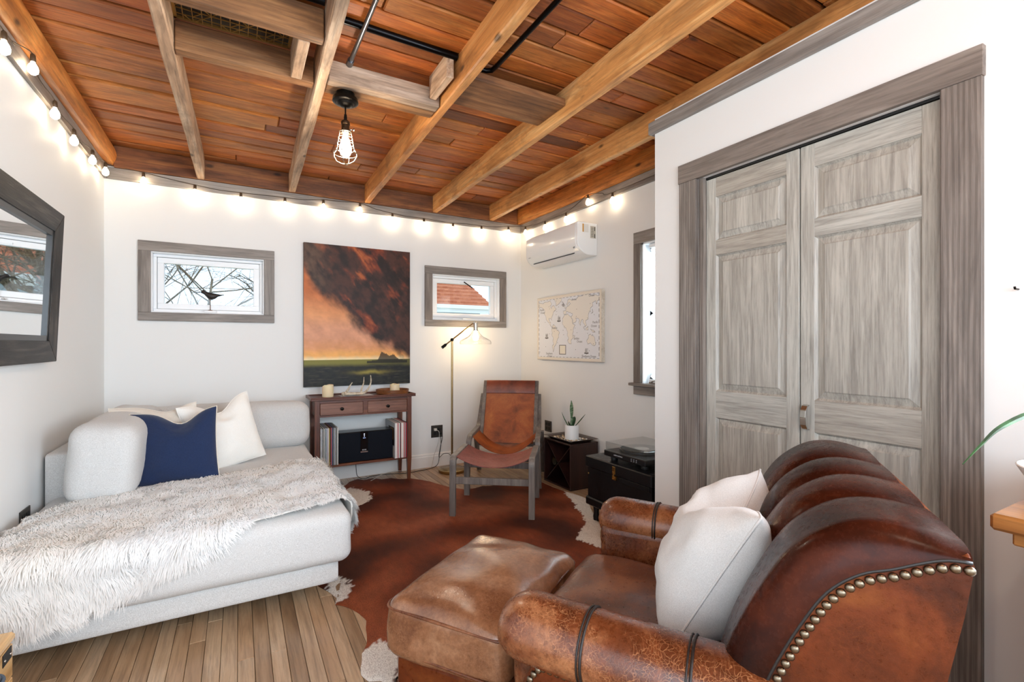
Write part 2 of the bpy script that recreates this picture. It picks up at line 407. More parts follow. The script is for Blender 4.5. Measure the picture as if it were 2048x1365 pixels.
JL = ['weathered grey-brown ceiling joist nearest the left wall, left of the metal grille', 'grey-brown rough sawn ceiling joist between the metal grille and the caged pendant lamp',
      'honey coloured ceiling joist just right of the caged pendant lamp', 'honey coloured ceiling joist, second to the right of the caged pendant lamp', 'honey coloured ceiling joist nearest the right wall, just above the closet trim']
for i, (a, b) in enumerate(JX):
    wavy_beam('ceiling_joist', a, b, .052, ZJ, ZC-.004, M['joist_grey'] if i < 2 else M['joist'], JL[i], seed=i+1)
# rim beams on top of the walls
m = MB(); m.box((XL+.06, YB-.04, ZJ), (XR-.07, YB, ZC-.004), ch=.004)
tag(m.build('rim_beam', M['rim']), 'dark brown rim beam along the top of the back wall', 'beam')
def half_log(x0, x1, y0, y1, z0, z1, bow):
    m = MB(); n = 24
    prof = []
    for i in range(9): a = math.pi*i/8; prof.append((bow*math.sin(a)))
    def f(u, v):
        y = y0+(y1-y0)*u; i = v*8; b = bow*math.sin(math.pi*v)*(1+.25*mnoise.noise(Vector((y*1.5, v*2, 4))))
        return (x1+b*(1 if x1 > x0 else -1), y, z0+(z1-z0)*v)
    m.grid(f, n, 9); m.box((min(x0, x1), y0, z0), (max(x0, x1), y1, z1)); return m
tag(half_log(XL, XL+.055, YR+.01, YB, ZJ+.012, ZC-.004, .025).build('rim_beam', M['rim_y'], smooth=True), 'rounded orange-brown beam along the top of the left wall', 'beam')
tag(half_log(XR, XR-.06, YN, YB, ZJ+.005, ZC-.004, .008).build('rim_beam', M['rim_y'], smooth='auto'), 'orange-brown beam along the top of the right wall, above the air conditioner', 'beam')
# grey trim boards under the beams
def trim(name, a, b, mat): return struct(MB().box(a, b, ch=.003).build(name, mat))
trim('trim_1', (XL+.02, YB-.02, ZT), (XR-.02, YB, ZJ-.001), M['grey_x'])
trim('trim_2', (XL, YR+.01, ZT), (XL+.02, YB, ZJ+.010), M['grey_y'])
trim('trim_3', (XR-.02, YN+.002, ZT), (XR, YB, ZJ+.003), M['grey_y'])
trim('trim_4', (XC-.028, YR+.01, ZT), (XC, YN+.028, ZT+.068), M['grey_y'])
trim('trim_5', (XC, YN, ZT), (XR-.02, YN+.028, ZT+.068), M['grey_x'])
# baseboards
def baseboard(name, poly, axis, a, b): return struct(MB().prism(poly, axis, a, b).build(name, M['white_trim']))
BP = [(0, 0), (.016, 0), (.016, .105), (.011, .112), (.012, .125), (.006, .135), (0, .137)]
baseboard('baseboard_back', [(YB-p, q) for p, q in BP], 'x', XL, XR)
baseboard('baseboard_left', [(XL+p, q) for p, q in BP], 'y', YR, YB-.016)
baseboard('baseboard_right', [(XR-p, q) for p, q in BP], 'y', YN, YB-.016)
baseboard('baseboard_closet', [(XC-p, q) for p, q in BP], 'y', 1.86, YN)
# windows ------------------------------------------------------------
def awning_window(name, w, black_handle):
    x0, x1, z0, z1 = w; root = bpy.data.objects.new(name, None); COL.objects.link(root); root.location = ((x0+x1)/2, YB, z0)
    WM[root.name] = Matrix.Translation(root.location); struct(root); cw = .078; e = .022
    for (a, b, mt) in (((x0-cw, YB-e, z1), (x1+cw, YB, z1+cw), M['grey_x']), ((x0-cw, YB-e, z0-.066), (x1+cw, YB, z0), M['grey_x']),
                   ((x0-cw, YB-e, z0), (x0, YB, z1), M['grey_z']), ((x1, YB-e, z0), (x1+cw, YB, z1), M['grey_z'])):
        MB().box(a, b, ch=.002).build('casing', mt, root)
    def ring(nm, ax0, ax1, az0, az1, wd, y0, y1, mt, par=root, ch=.003):
        m = MB(); m.box((ax0, y0, az1-wd), (ax1, y1, az1), ch=ch); m.box((ax0, y0, az0), (ax1, y1, az0+wd), ch=ch)
        m.box((ax0, y0, az0+wd), (ax0+wd, y1, az1-wd), ch=ch); m.box((ax1-wd, y0, az0+wd), (ax1, y1, az1-wd), ch=ch); return m.build(nm, mt, par)
    ring('jamb_liner', x0-.001, x1+.001, z0-.001, z1+.001, .010, YB-.012, YB+.13, M['vinyl'])
    ring('window_frame', x0+.009, x1-.009, z0+.009, z1-.009, .022, YB+.045, YB+.12, M['vinyl'])
    sash = ring('sash', x0+.033, x1-.033, z0+.033, z1-.033, .044, YB+.06, YB+.105, M['vinyl'])
    box('pane', (x0+.075, YB+.078, z0+.075), (x1-.075, YB+.082, z1-.075), M['glass'], sash)
    xc = (x0+x1)/2
    MB().box((xc-.045, YB-.002, z0+.010), (xc+.045, YB+.044, z0+.026), ch=.004).build('crank_cover', M['vinyl'], root)
    if black_handle: m = MB().tube([(xc-.02, YB+.03, z1-.055), (xc+.075, YB+.02, z1-.115)], .006, 8); m.build('crank_handle', M['dark_metal'], root)
    m = MB().box((xc-.05, YB+.052, z1-.066), (xc+.02, YB+.0605, z1-.054)); m.build('latch', M['vinyl'], root)
    return root
awning_window('window_1', W1, False); awning_window('window_2', W2, True)
# window in the right wall with a pleated shade
w3 = bpy.data.objects.new('window_3', None); COL.objects.link(w3); w3.location = (XR, 2.4, .925); WM[w3.name] = Matrix.Translation(w3.location); struct(w3)
y0, y1, z0, z1 = W3; cw = .078
for a, b, mt in (((XR-.022, y1, z0), (XR, y1+cw, z1), M['grey_z']), ((XR-.022, y0-.05, z1), (XR, y1+cw, z1+.09), M['grey_y']), ((XR-.022, y0-.05, z0-.09), (XR, y1+cw, z0-.022), M['grey_y'])):
    MB().box(a, b, ch=.002).build('casing', mt, w3)
MB().box((XR-.05, y0-.05, z0-.022), (XR+.05, y1+cw+.03, z0), ch=.004).build('window_sill', M['grey_y'], w3)
m = MB()
for a, b in (((XR-.005, y1-.012, z0), (XR+.13, y1, z1)), ((XR-.005, y0, z1-.012), (XR+.13, y1, z1)), ((XR-.005, y0, z0), (XR+.13, y0+.012, z1)), ((XR+.05, y0, z0), (XR+.13, y1, z0+.012))): m.box(a, b)
m.build('jamb_liner', M['vinyl'], w3)
m = MB()
for a, b in (((XR+.07, y1-.06, z0), (XR+.12, y1-.012, z1)), ((XR+.07, y0+.012, z0), (XR+.12, y0+.06, z1)), ((XR+.07, y0, z1-.06), (XR+.12, y1, z1-.012)), ((XR+.07, y0, z0+.012), (XR+.12, y1, z0+.06)), ((XR+.07, y0, 1.45), (XR+.12, y1, 1.49))): m.box(a, b)
sash = m.build('sash', M['vinyl'], w3)
box('pane', (XR+.093, y0+.05, z0+.05), (XR+.097, y1-.05, z1-.05), M['glass'], sash)
tp = NT('pleated_shade_cloth'); tp.set(col=lin('f2f2f0'), rough=.8)
tl = tp.new('ShaderNodeBsdfTranslucent'); tl.inputs[0].default_value = lin('f2f2f0'); ms = tp.new('ShaderNodeMixShader'); ms.inputs[0].default_value = .5
tp.link(tp.b.outputs[0], ms.inputs[1]); tp.link(tl.outputs[0], ms.inputs[2]); tp.link(ms.outputs[0], tp.n['Material Output'].inputs[0]); M['shade'] = tp.m
m = MB(); pts = []; npl = 24
for i in range(npl*2+1): pts.append((XR+(.018 if i % 2 else .052), z1-.04-(z1-z0-.075)*i/(npl*2)))
vs = [(p, y, q) for y in (y0+.02, y1-.062) for p, q in pts]; n = len(pts)
m.add(vs, [(i, i+1, n+i+1, n+i) for i in range(n-1)])
sh = m.build('pleated_shade', M['shade'], w3, fixn=False); so = sh.modifiers.new('t', 'SOLIDIFY'); so.thickness = .0015
m = MB().box((XR+.012, y0+.02, z1-.045), (XR+.058, y1-.055, z1-.014), ch=.004); m.box((XR+.012, y0+.02, z0+.002), (XR+.055, y1-.055, z0+.034), ch=.004); m.build('shade_rail', M['vinyl'], w3)
m = MB().box((XR+.004, y1-.13, z0+.0), (XR+.03, y1-.06, z0+.018), ch=.003); m.tube([(XR+.01, y1-.08, z0+.012), (XR-.012, y1-.11, z0+.02), (XR-.012, y1-.15, z0+.03)], .005, 8); m.build('sash_crank', M['chrome'], w3)
# closet opening: casing and bifold door ------------------------------------------------------------
ca = bpy.data.objects.new('trim_6', None); COL.objects.link(ca); ca.location = (XC, 1.2, 0); WM[ca.name] = Matrix.Translation(ca.location); struct(ca)
MB().box((XC-.022, 1.735, 0), (XC, 1.848, 2.105), ch=.002).build('casing', M['grey_z'], ca)
MB().box((XC-.022, .607, 0), (XC, .714, 2.105), ch=.002).build('casing', M['grey_z'], ca)
MB().box((XC-.026, .603, 2.105), (XC, 1.852, 2.205), ch=.002).build('head_casing', M['grey_y'], ca)
m = MB(); m.box((XC-.001, 1.706, 0), (XC+.11, 1.7345, 2.105)); m.box((XC-.001, .7145, 0), (XC+.11, .722, 2.105)); m.build('jamb', M['grey_z'], ca)
m = MB(); m.box((XC+.022, .722, 2.094), (XC+.05, 1.706, 2.105)); m.build('door_track', M['black'], ca)
box('closet_back', (XC+.4, YR, 0), (XC+.41, YN-.11, ZT), M['wall']); bpy.data.objects['closet_back'].name = 'wall_closet_inside'; struct(bpy.data.objects['wall_closet_inside'])
def raised_panel(m, x, ya, yb, za, zb):
    """bevelled field standing on a recessed ground"""
    g = .009; b = .034
    A = [(ya, za), (yb, za), (yb, zb), (ya, zb)]; B = [(ya+g, za+g), (yb-g, za+g), (yb-g, zb-g), (ya+g, zb-g)]; Cc = [(ya+b, za+b), (yb-b, za+b), (yb-b, zb-b), (ya+b, zb-b)]
    D = [(ya+b+.006, za+b+.006), (yb-b-.006, za+b+.006), (yb-b-.006, zb-b-.006), (ya+b+.006, zb-b-.006)]
    vs = [(x-.0, *p) for p in A]+[(x+.010, *p) for p in B]+[(x+.003, *p) for p in Cc]+[(x-.001, *p) for p in D]
    fs = [(i, (i+1) % 4, 4+(i+1) % 4, 4+i) for i in range(4)]+[(4+i, 4+(i+1) % 4, 8+(i+1) % 4, 8+i) for i in range(4)]+[(8+i, 8+(i+1) % 4, 12+(i+1) % 4, 12+i) for i in range(4)]+[(12, 13, 14, 15)]
    m.add(vs, fs)
def door_leaf(name, ya, yb, handle):
    root = bpy.data.objects.new(name, None); COL.objects.link(root); root.location = (XC+.03, (ya+yb)/2, 0); WM[root.name] = Matrix.Translation(root.location); struct(root)
    x0, x1 = XC+.022, XC+.056; st = .058; zb, zt = .012, 2.090
    R = [(zb, .20), (.848, .986), (1.688, 1.765), (1.990, zt)]
    for a, b in ((ya, ya+st), (yb-st, yb)): MB().box((x0, a, zb), (x1, b, zt), ch=.0015).build('stile', M['door_z'], root)
    for a, b in R: MB().box((x0+.0004, ya+st, a), (x1-.0004, yb-st, b), ch=.001).build('rail', M['door_y'], root)
    for i in range(3):
        m = MB(); raised_panel(m, x0+.004, ya+st, yb-st, R[i][1], R[i+1][0]); m.box((x0+.016, ya+st, R[i][1]), (x1-.004, yb-st, R[i+1][0])); m.build('panel', M['door_z'], root, fixn=False)
    if handle:
        yh = yb-.026; m = MB()
        pr = [(x0-.0, .962), (x0-.014, .958), (x0-.027, .940), (x0-.031, .909), (x0-.027, .878), (x0-.014, .860), (x0, .856)]
        for p, q in zip(pr[:-1], pr[1:]): m.bar((p[0], yh, p[1]), (q[0], yh, q[1]), .024, .005, up=(1, 0, 0))
        m.build('handle', M['chrome'], root, smooth=False, bevel=.001)['label'] = 'satin nickel arched pull handle'
    return root
door_leaf('door_1', 1.2190, 1.704, False); door_leaf('door_2', .724, 1.2130, True)
# half wall with oak cap at the right edge ------------------------------------------------------------
PC = on_z(1978, 1026, .88); px_, py_ = PC.x, PC.y
struct(box('wall_half', (px_+.075, YR, 0), (XC-.03, py_-.055, .815), M['white_trim']))
hc = bpy.data.objects.new('trim_7', None); COL.objects.link(hc); hc.location = (px_+.2, py_-.2, .815); WM[hc.name] = Matrix.Translation(hc.location); struct(hc)
M['oak'] = wood('oiled_oak', 'Y', [(.25, '6e4320'), (.5, '8f5c2c'), (.75, 'a87642')], .35, None, .3, .1, coat=.2)
MB().box((px_, YR, .846), (XC-.03, py_, .88), ch=.006).build('cap_board', M['oak'], hc)
MB().box((px_+.035, YR, .815), (XC-.03, py_-.025, .846), ch=.003).build('cap_moulding', M['oak'], hc)
# outside: neighbouring house, ground -------------------------------------------------------------
struct(box('ground', (-30, YB+.6, -1.2), (30, 40, -1.0), plain('winter_lawn', '8d8a66', .9)))
# ================================================================== CEILING THINGS
def board(name, a, b, mat, label, cat='beam', ch=.004):
    return tag(MB().box(a, b, ch=ch).build(name, mat), label, cat)
jx = lambda i, y: JX[i][0]+(JX[i][1]-JX[i][0])*(YB-.042-y)/(YB-.042-1.5)
a, b = jx(0, 2.6)+.03, jx(1, 2.6)-.03
board('header_beam', (a, 2.612, ZJ+.002), (b, 2.672, ZC-.03), M['block'], 'brown header beam on the far side of the metal ceiling grille')
a, b = jx(0, 2.2)+.03, jx(1, 2.2)-.03
board('header_beam', (a, 2.215, ZJ+.002), (b, 2.268, ZC-.03), M['block'], 'brown header beam on the near side of the metal ceiling grille')
board('short_beam', (.224, 2.270, ZJ+.001), (.274, 2.610, ZC-.03), M['joist_grey'], 'short grey block between the two header beams, right of the ceiling grille')
a, b = jx(1, 2.6)+.03, jx(2, 2.6)-.03
board('header_beam', (a, 2.535, ZJ+.004), (b, 2.60, ZC-.06), M['block_grey'], 'grey weathered cross beam just in front of the pendant lamp')
board('cross_board', (a, 2.603, ZJ+.006), (b, 2.69, ZJ+.045), M['block'], 'brown cross board that carries the caged pendant lamp')
board('short_beam', (b-.062, 2.275, ZJ+.035), (b-.022, 2.533, ZC-.006), M['joist_grey'], 'short grey upright board beside the joist, right of the steel pipe')
a, b = jx(2, 2.4)+.03, jx(3, 2.4)-.03
board('wide_board', (a, 2.252, 2.597), (b, 2.55, 2.64), M['block'], 'wide rough brown board spanning two joists behind the end of the black pipe')
# grille
g = thing('ceiling_grille', 'dark pierced metal register grille set between the ceiling joists', 'vent', ((jx(0, 2.45)+.224)/2, 2.44, ZC-.012))
gx0, gx1, gy0, gy1 = jx(0, 2.45)+.03, .222, 2.272, 2.608
box('backing', (gx0, gy0, ZC-.010), (gx1, gy1, ZC-.006), M['black'], g)
M['grille'] = plain('tarnished_bronze', 'a07c44', .4, metal=.7)
m = MB(); zz = ZC-.028
for p, q in (((gx0, gy0, zz), (gx1, gy0+.012, zz+.012)), ((gx0, gy1-.012, zz), (gx1, gy1, zz+.012)), ((gx0, gy0, zz), (gx0+.012, gy1, zz+.012)), ((gx1-.012, gy0, zz), (gx1, gy1, zz+.012))): m.box(p, q)
m.build('frame', M['grille'], g)
m = MB(); cw_ = (gx1-gx0)/6
NX_, NY_ = 13, 8; cx_s = (gx1-gx0)/NX_; cy_s = (gy1-gy0)/NY_
for i in range(1, NX_): x = gx0+cx_s*i; m.box((x-.0016, gy0+.01, zz+.001), (x+.0016, gy1-.01, zz+.005))
for i in range(1, NY_): y = gy0+cy_s*i; m.box((gx0+.01, y-.0016, zz+.001), (gx1-.01, y+.0016, zz+.005))
for i in range(NX_):
    for j in range(NY_):
        if (i+j) % 4 in (0, 1):
            a_, b_ = gx0+cx_s*i, gy0+cy_s*j; m.bar((a_, b_, zz+.004), (a_+cx_s, b_+cy_s, zz+.003), .0026, .004) if (i//2+j//2) % 2 else m.bar((a_, b_+cy_s, zz+.004), (a_+cx_s, b_, zz+.003), .0026, .004)
m.build('lattice', M['grille'], g)
# pipes
M['pipe'] = plain('black_steel_pipe', '141416', .28, metal=.85)
M['steel'] = plain('dull_steel_conduit', '74767a', .28, metal=1.0)
def pipe(pts, r, mat, label, coll=None):
    m = MB(); m.tube(pts, r, 12)
    if coll: m.tube([coll[0], coll[1]], r*1.5, 12)
    return tag(m.build('ceiling_pipe', mat, smooth='auto'), label, 'pipe')
pipe([(.500, YR+.02, 2.648), (.494, 2.0, 2.648), (.490, 2.5, 2.648), (.490, 2.53, 2.648)], .011, M['steel'], 'slim steel conduit pipe running to the cross beam by the pendant lamp', ((.490, 2.49, 2.648), (.490, 2.534, 2.648)))
pipe([(1.168, YR+.02, 2.662), (1.158, 2.2, 2.662), (1.154, 2.245, 2.662), (1.130, 2.262, 2.662), (1.095, 2.264, 2.662)], .0125, M['pipe'], 'black pipe along the joist ending in an elbow at the wide board')
pipe([(jx(0, 2.17)+.03, 2.18, 2.688), (jx(1, 2.2)-.032, 2.18, 2.688)], .017, M['pipe'], 'black pipe crossing above the near header beam, left of the joist')
pipe([(jx(1, 2.29)+.032, 2.262, 2.690), (jx(2, 2.3)-.032, 2.272, 2.690)], .017, M['pipe'], 'black pipe crossing under the planks behind the steel conduit')
# pendant lamp
PX, PY = .492, 2.645
pen = thing('pendant_lamp', 'black caged industrial pendant lamp with glowing bulb hanging from the ceiling', 'lamp', (PX, PY, ZJ+.006))
cz = ZJ+.006
m = MB().lathe([(.0, cz), (.048, cz), (.05, cz-.026), (.064, cz-.028), (.066, cz-.046), (.060, cz-.051), (.045, cz-.053), (.040, cz-.061), (.030, cz-.064), (.022, cz-.071), (0, cz-.072)], (PX, PY, 0), 32); m.build('canopy', M['dark_metal'], pen, smooth='auto')
m = MB(); ztop = 2.405
m.tube([(PX, PY, cz-.07), (PX, PY, ztop)], .004, 8); m.lathe([(0, ztop+.035), (.007, ztop+.035), (.009, ztop+.018), (.007, ztop), (0, ztop)], (PX, PY, 0), 12); m.build('stem', M['dark_metal'], pen, smooth='auto')
m = MB().lathe([(0, ztop+.004), (.016, ztop+.002), (.023, ztop-.006), (.0225, ztop-.018), (.020, ztop-.020), (.0205, ztop-.056), (.023, ztop-.058), (.023, ztop-.064), (0, ztop-.064)], (PX, PY, 0), 24); sk = m.build('socket', plain('antique_bronze', '4a3a2a', .35, metal=.9), pen, smooth='auto')
m = MB().tube([(PX+.018, PY, ztop-.04), (PX+.036, PY-.004, ztop-.040)], .0025, 6); m.ball((PX+.042, PY-.005, ztop-.039), .008, 10, 6, (.7, 1, 1)); m.build('switch_key', M['chrome'], sk, smooth=True)
M['pend_bulb'] = emission('pendant_bulb_glow', 'fff0da', 260)
zb_ = ztop-.064
m = MB().lathe([(.013, zb_), (.014, zb_-.02), (.022, zb_-.045), (.030, zb_-.075), (.030, zb_-.092), (.024, zb_-.112), (.012, zb_-.124), (0, zb_-.127)], (PX, PY, 0), 20); m.build('bulb', M['pend_bulb'], pen, smooth=True)
cage = MB(); CR = [(.030, zb_+.005), (.036, zb_-.025), (.041, zb_-.055), (.046, zb_-.085), (.060, zb_-.108)]
for r, z in CR: cage.tube([(PX+r*math.cos(2*math.pi*k/24), PY+r*math.sin(2*math.pi*k/24), z) for k in range(24)], .0021, 6, True)
for k in range(4):
    a = math.pi/4+k*math.pi/2+.3; c, s_ = math.cos(a), math.sin(a)
    P = [(.024, zb_+.02)]+CR+[(.059, zb_-.125), (.045, zb_-.148), (.022, zb_-.160), (0, zb_-.163)]
    cage.tube([(PX+r*c, PY+r*s_, z) for r, z in P], .0021, 6)
cage.build('cage', plain('bright_wire', 'b8b0a0', .3, metal=1.0), pen, smooth=True)
# copy of the lamp, added unseen behind the photographer for more light from above
fill_pen = pen.copy(); COL.objects.link(fill_pen); fill_pen.location = (.50, -.25, ZC-.004); fill_pen['label'] = 'black caged pendant lamp added out of view for light from above'
for ch_ in [c for c in pen.children]:
    cc = copy_part(ch_, fill_pen)
    for gg in ch_.children: copy_part(gg, cc)
# string lights
SB = [('L', p) for p in ((8, 96), (66, 138), (110, 228), (148, 282), (185, 321), (211, 344))]+[('B', p) for p in ((287, 363), (390, 387), (482, 402), (570, 411), (647, 415), (720, 421), (785, 441), (848, 451), (906, 460), (963, 465), (1017, 466))]+[('R', p) for p in ((1051, 466), (1090, 456), (1132, 440), (1176, 405), (1225, 402))]
M['sockb'] = plain('bronze_socket', '4a3826', .4)
sl = thing('string_lights', 'string of small warm globe bulbs strung along the top of three walls', 'string lights', (0, YB-.05, ZT))
M['sbulb'] = emission('string_bulb_glow', 'ffe6c2', 26)
bm_ = MB().lathe([(.007, .016), (.009, .008), (.017, -.006), (.0205, -.020), (.018, -.034), (.009, -.043), (0, -.045)], (0, 0, 0), 14)
sm_ = MB().lathe([(0, .050), (.006, .050), (.010, .044), (.0115, .018), (.010, .014), (0, .014)], (0, 0, 0), 12)
pts = []; first = None
for w_, (px, py) in [('L', None)]*0+SB:
    p = on_x(px, py, XL+.048) if w_ == 'L' else on_y(px, py, YB-.048) if w_ == 'B' else on_x(px, py, XR-.048)
    p = p+Vector((0, 0, .018)); lp = WM[sl.name].inverted() @ p
    if first is None:
        bu = bm_.build('bulb', M['sbulb'], sl, smooth=True, local=True); so_ = sm_.build('socket', M['sockb'], bu, smooth='auto', local=True); first = (bu, so_)
    else:
        bu = copy_part(first[0], sl); so_ = copy_part(first[1], bu)
    bu.location = lp; pts.append((w_, p+Vector((0, 0, .050))))
wire = []
for i, (w_, p) in enumerate(pts):
    wire.append(p)
    if i+1 < len(pts):
        q = pts[i+1][1]; c = (p+q)/2
        if pts[i+1][0] != w_:
            c = Vector((XL+.035 if w_ == 'L' else XR-.035, YB-.035, (p.z+q.z)/2+.03)); wire.append(c)
        else:
            out = {'L': Vector((-.022, 0, 0)), 'B': Vector((0, .022, 0)), 'R': Vector((.022, 0, 0))}[w_]
            wire.append(c+out+Vector((0, 0, -.004+.02*random.random())))
wire = [Vector((XL+.03, .6, 2.53)), Vector((XL+.03, 1.6, 2.52))]+wire+[Vector((XR-.03, 2.2, 2.50))]
MB().tube(bez(wire, 5), .0026, 5).build('wire', plain('brown_cord', '3a2c20', .6), sl, smooth=True)

# ================================================================== ON THE WALLS
# mirror on the left wall, its top tilted a little off the wall
mir = thing('wall_mirror', 'large mirror in a dark stained wooden frame on the left wall', 'mirror', (XL+.02, 2.85, 1.139))
M['frame_y'] = wood('espresso_frame_y', 'Y', [(.3, '0c0a09'), (.5, '2a241f'), (.72, '6a6058')], .4, None, .5, .4, 1.4, ring=.5)
M['frame_y'].node_tree.nodes['Principled BSDF'].inputs['Specular IOR Level'].default_value = .2
M['frame_z'] = wood('espresso_frame_z', 'Z', [(.3, '0c0a09'), (.5, '2a241f'), (.72, '6a6058')], .4, None, .5, .4, 1.4, ring=.3)
M['frame_z'].node_tree.nodes['Principled BSDF'].inputs['Specular IOR Level'].default_value = .2
ya, yb, za, zb = 2.05, 3.345, 1.139, 1.900
tilt = math.atan(.032/(zb-za)); Rm = Matrix.Translation((XL+.014, 0, za)) @ Matrix.Rotation(tilt, 4, 'Y') @ Matrix.Translation((0, 0, -za))
def tm(): m = MB(); m.M = Rm; return m
fw_ = .105
def frame_side(yz0, yz1, mat, nm='frame_side'):
    m = tm(); m.add([(0.0, *yz0[0]), (0, *yz0[1]), (0, *yz1[1]), (0, *yz1[0]), (.030, *yz0[0]), (.024, *yz0[1]), (.024, *yz1[1]), (.030, *yz1[0])],
        [(0, 1, 2, 3), (4, 7, 6, 5), (0, 4, 5, 1), (2, 6, 7, 3), (1, 5, 6, 2), (0, 3, 7, 4)]); m.build(nm, mat, mir, bevel=.002)
O = [(ya, za), (yb, za), (yb, zb), (ya, zb)]; I = [(ya+fw_, za+fw_), (yb-fw_, za+fw_), (yb-fw_, zb-fw_), (ya+fw_, zb-fw_)]
for i in range(4):
    j = (i+1) % 4; frame_side((O[i], I[i]), (O[j], I[j]), M['frame_y'] if i % 2 == 0 else M['frame_z'])
m = tm(); lw = .026
for a, b in (((.006, ya+fw_, za+fw_), (.020, yb-fw_, za+fw_+lw)), ((.006, ya+fw_, zb-fw_-lw), (.020, yb-fw_, zb-fw_)), ((.006, ya+fw_, za+fw_), (.020, ya+fw_+lw, zb-fw_)), ((.006, yb-fw_-lw, za+fw_), (.020, yb-fw_, zb-fw_))): m.box(a, b)
m.build('inner_lip', plain('black_lacquer_lip', '101010', .3), mir)
m = tm(); m.box((.004, ya+fw_, za+fw_), (.009, yb-fw_, zb-fw_)); m.build('glass', plain('silvered_glass', 'f4f6f6', .015, metal=1.0), mir)
# painting -----------------------------------------------------------------
def fbm(x, y, s, o=5, seed=0.):
    v = 0; a = .5; t = 0
    for _ in range(o): v += a*mnoise.noise(Vector((x*s, y*s, seed))); t += a; a *= .55; s *= 2.03
    return v/t
pw0, pw1, pz0, pz1 = .498, 1.452, .850, 2.124
pt = thing('painting', 'unframed canvas painting of a dark storm cloud over an orange sky and marsh', 'painting', ((pw0+pw1)/2, YB, pz0))
box('canvas_block', (pw0, YB-.036, pz0), (pw1, YB-.0005, pz1), plain('canvas_edge', '2a1712', .8), pt)
nu, nv = 190, 250; cols = []
def L3(h): return np.array(lin(h)[:3])
cO, cP, cY, cW = L3('d07a3e'), L3('c98a68'), L3('f0b060'), L3('f6e2b4'); cD, cDk, cR = L3('4a2c22'), L3('231815'), L3('8a3c20'); cG, cB, cGr = L3('23261f'), L3('141518'), L3('8f8a3c')
m = MB(); vs = []
for i in range(nu):
    for j in range(nv):
        u = i/(nu-1); v = j/(nv-1); vs.append((pw0+(pw1-pw0)*u, YB-.0365, pz0+(pz1-pz0)*v))
        p_ = .77*u-.64*v; q_ = .64*u+.77*v                      # along / across the smoke drift
        n1 = fbm(p_*.9, q_*1.9, 2.6, 6, 1.0); n2 = fbm(p_*1.3, q_*2.2, 6.5, 5, 4.0); n3 = fbm(u*2, v*5, 9, 4, 8.); n4 = fbm(p_*.8, q_*2.4, 4.2, 5, 15.)
        hz = .185
        if v > hz:
            t = (v-hz)/(1-hz); k_ = sm(.0, .045, t+.02*n2)
            sky = cW*(1-k_)+cY*k_; sky = sky+(L3('dd9a68')-sky)*sm(.03, .11, t+.04*n1); sky = sky+(L3('d59a7c')-sky)*.8*sm(.08, .2, t+.1*n2)*(1-sm(.25, .42, t)); sky = sky+(L3('c06c3a')-sky)*sm(.32, .62, t+.08*n1); sky = sky*(1+.30*n2+.12*n3)
            d = t-(.74-.86*u)-.20*n1-.07*n2-.05*math.sin(u*8+1)+.10*math.exp(-((u-.12)/.12)**2)
            d = min(d, (t-.03)*2.2-.20*sm(.55, .80, .9-u)+.12)
            cl = sm(-.07, .10, d)
            c = cDk+(cD-cDk)*sm(-.35, .25, n2+.6*n1); c = c+(cR-c)*.75*sm(-.02, .30, n4+.35*n2-.10+.15*sm(.6, 1, t)*u)
            c = c+(L3('c8703c')-c)*.85*sm(.20, .46, n4+.45*n1+.2*n2-.02)*(1-.35*u)
            c = c+(L3('6e5a48')-c)*.55*(1-sm(.04, .30, u))*sm(.45, .7, t)*sm(-.4, .3, n2)
            c = c*(1+.25*n3); col = sky+(c-sky)*cl
        else:
            t = v/hz; col = cB+(cG-cB)*sm(-.3, .3, n3); st = sm(.05, .4, fbm(u*1.2, v*18, 5, 3, 30.)-.10)
            col = col+(L3('6a6250')-col)*.55*st*(1-.5*t)
            col = col+(cGr*.9-col)*.85*sm(.70, .9, t+.10*n1)*(1-.6*sm(.5, .9, u)); col = col+(L3('b0a048')-col)*.7*math.exp(-((u-.6)/.15)**2-((t-.50+.1*n2)/.07)**2)
        # tree covered islet
        ih = .020*math.exp(-((u-.80)/.10)**2)+.050*max(0, 1-abs(u-.71)/.035)+.032*math.exp(-((u-.75)/.035)**2)+.022*math.exp(-((u-.83)/.03)**2)+.030*abs(fbm(u, 0, 60, 3, 3.))*math.exp(-((u-.77)/.10)**2)+.004
        if .160 < v < .172+ih*1.0 and .57 < u < .97: col = col*.12+L3('16140f')*.88
        cols.append(col)
m.add(vs, [(i*nv+j, (i+1)*nv+j, (i+1)*nv+j+1, i*nv+j+1) for i in range(nu-1) for j in range(nv-1)])
o = m.build('painted_surface', vcol('oil_paint', .5, .25, 90), pt, fixn=False); paint_attr(o, np.clip(np.array(cols), 0.004, 1))
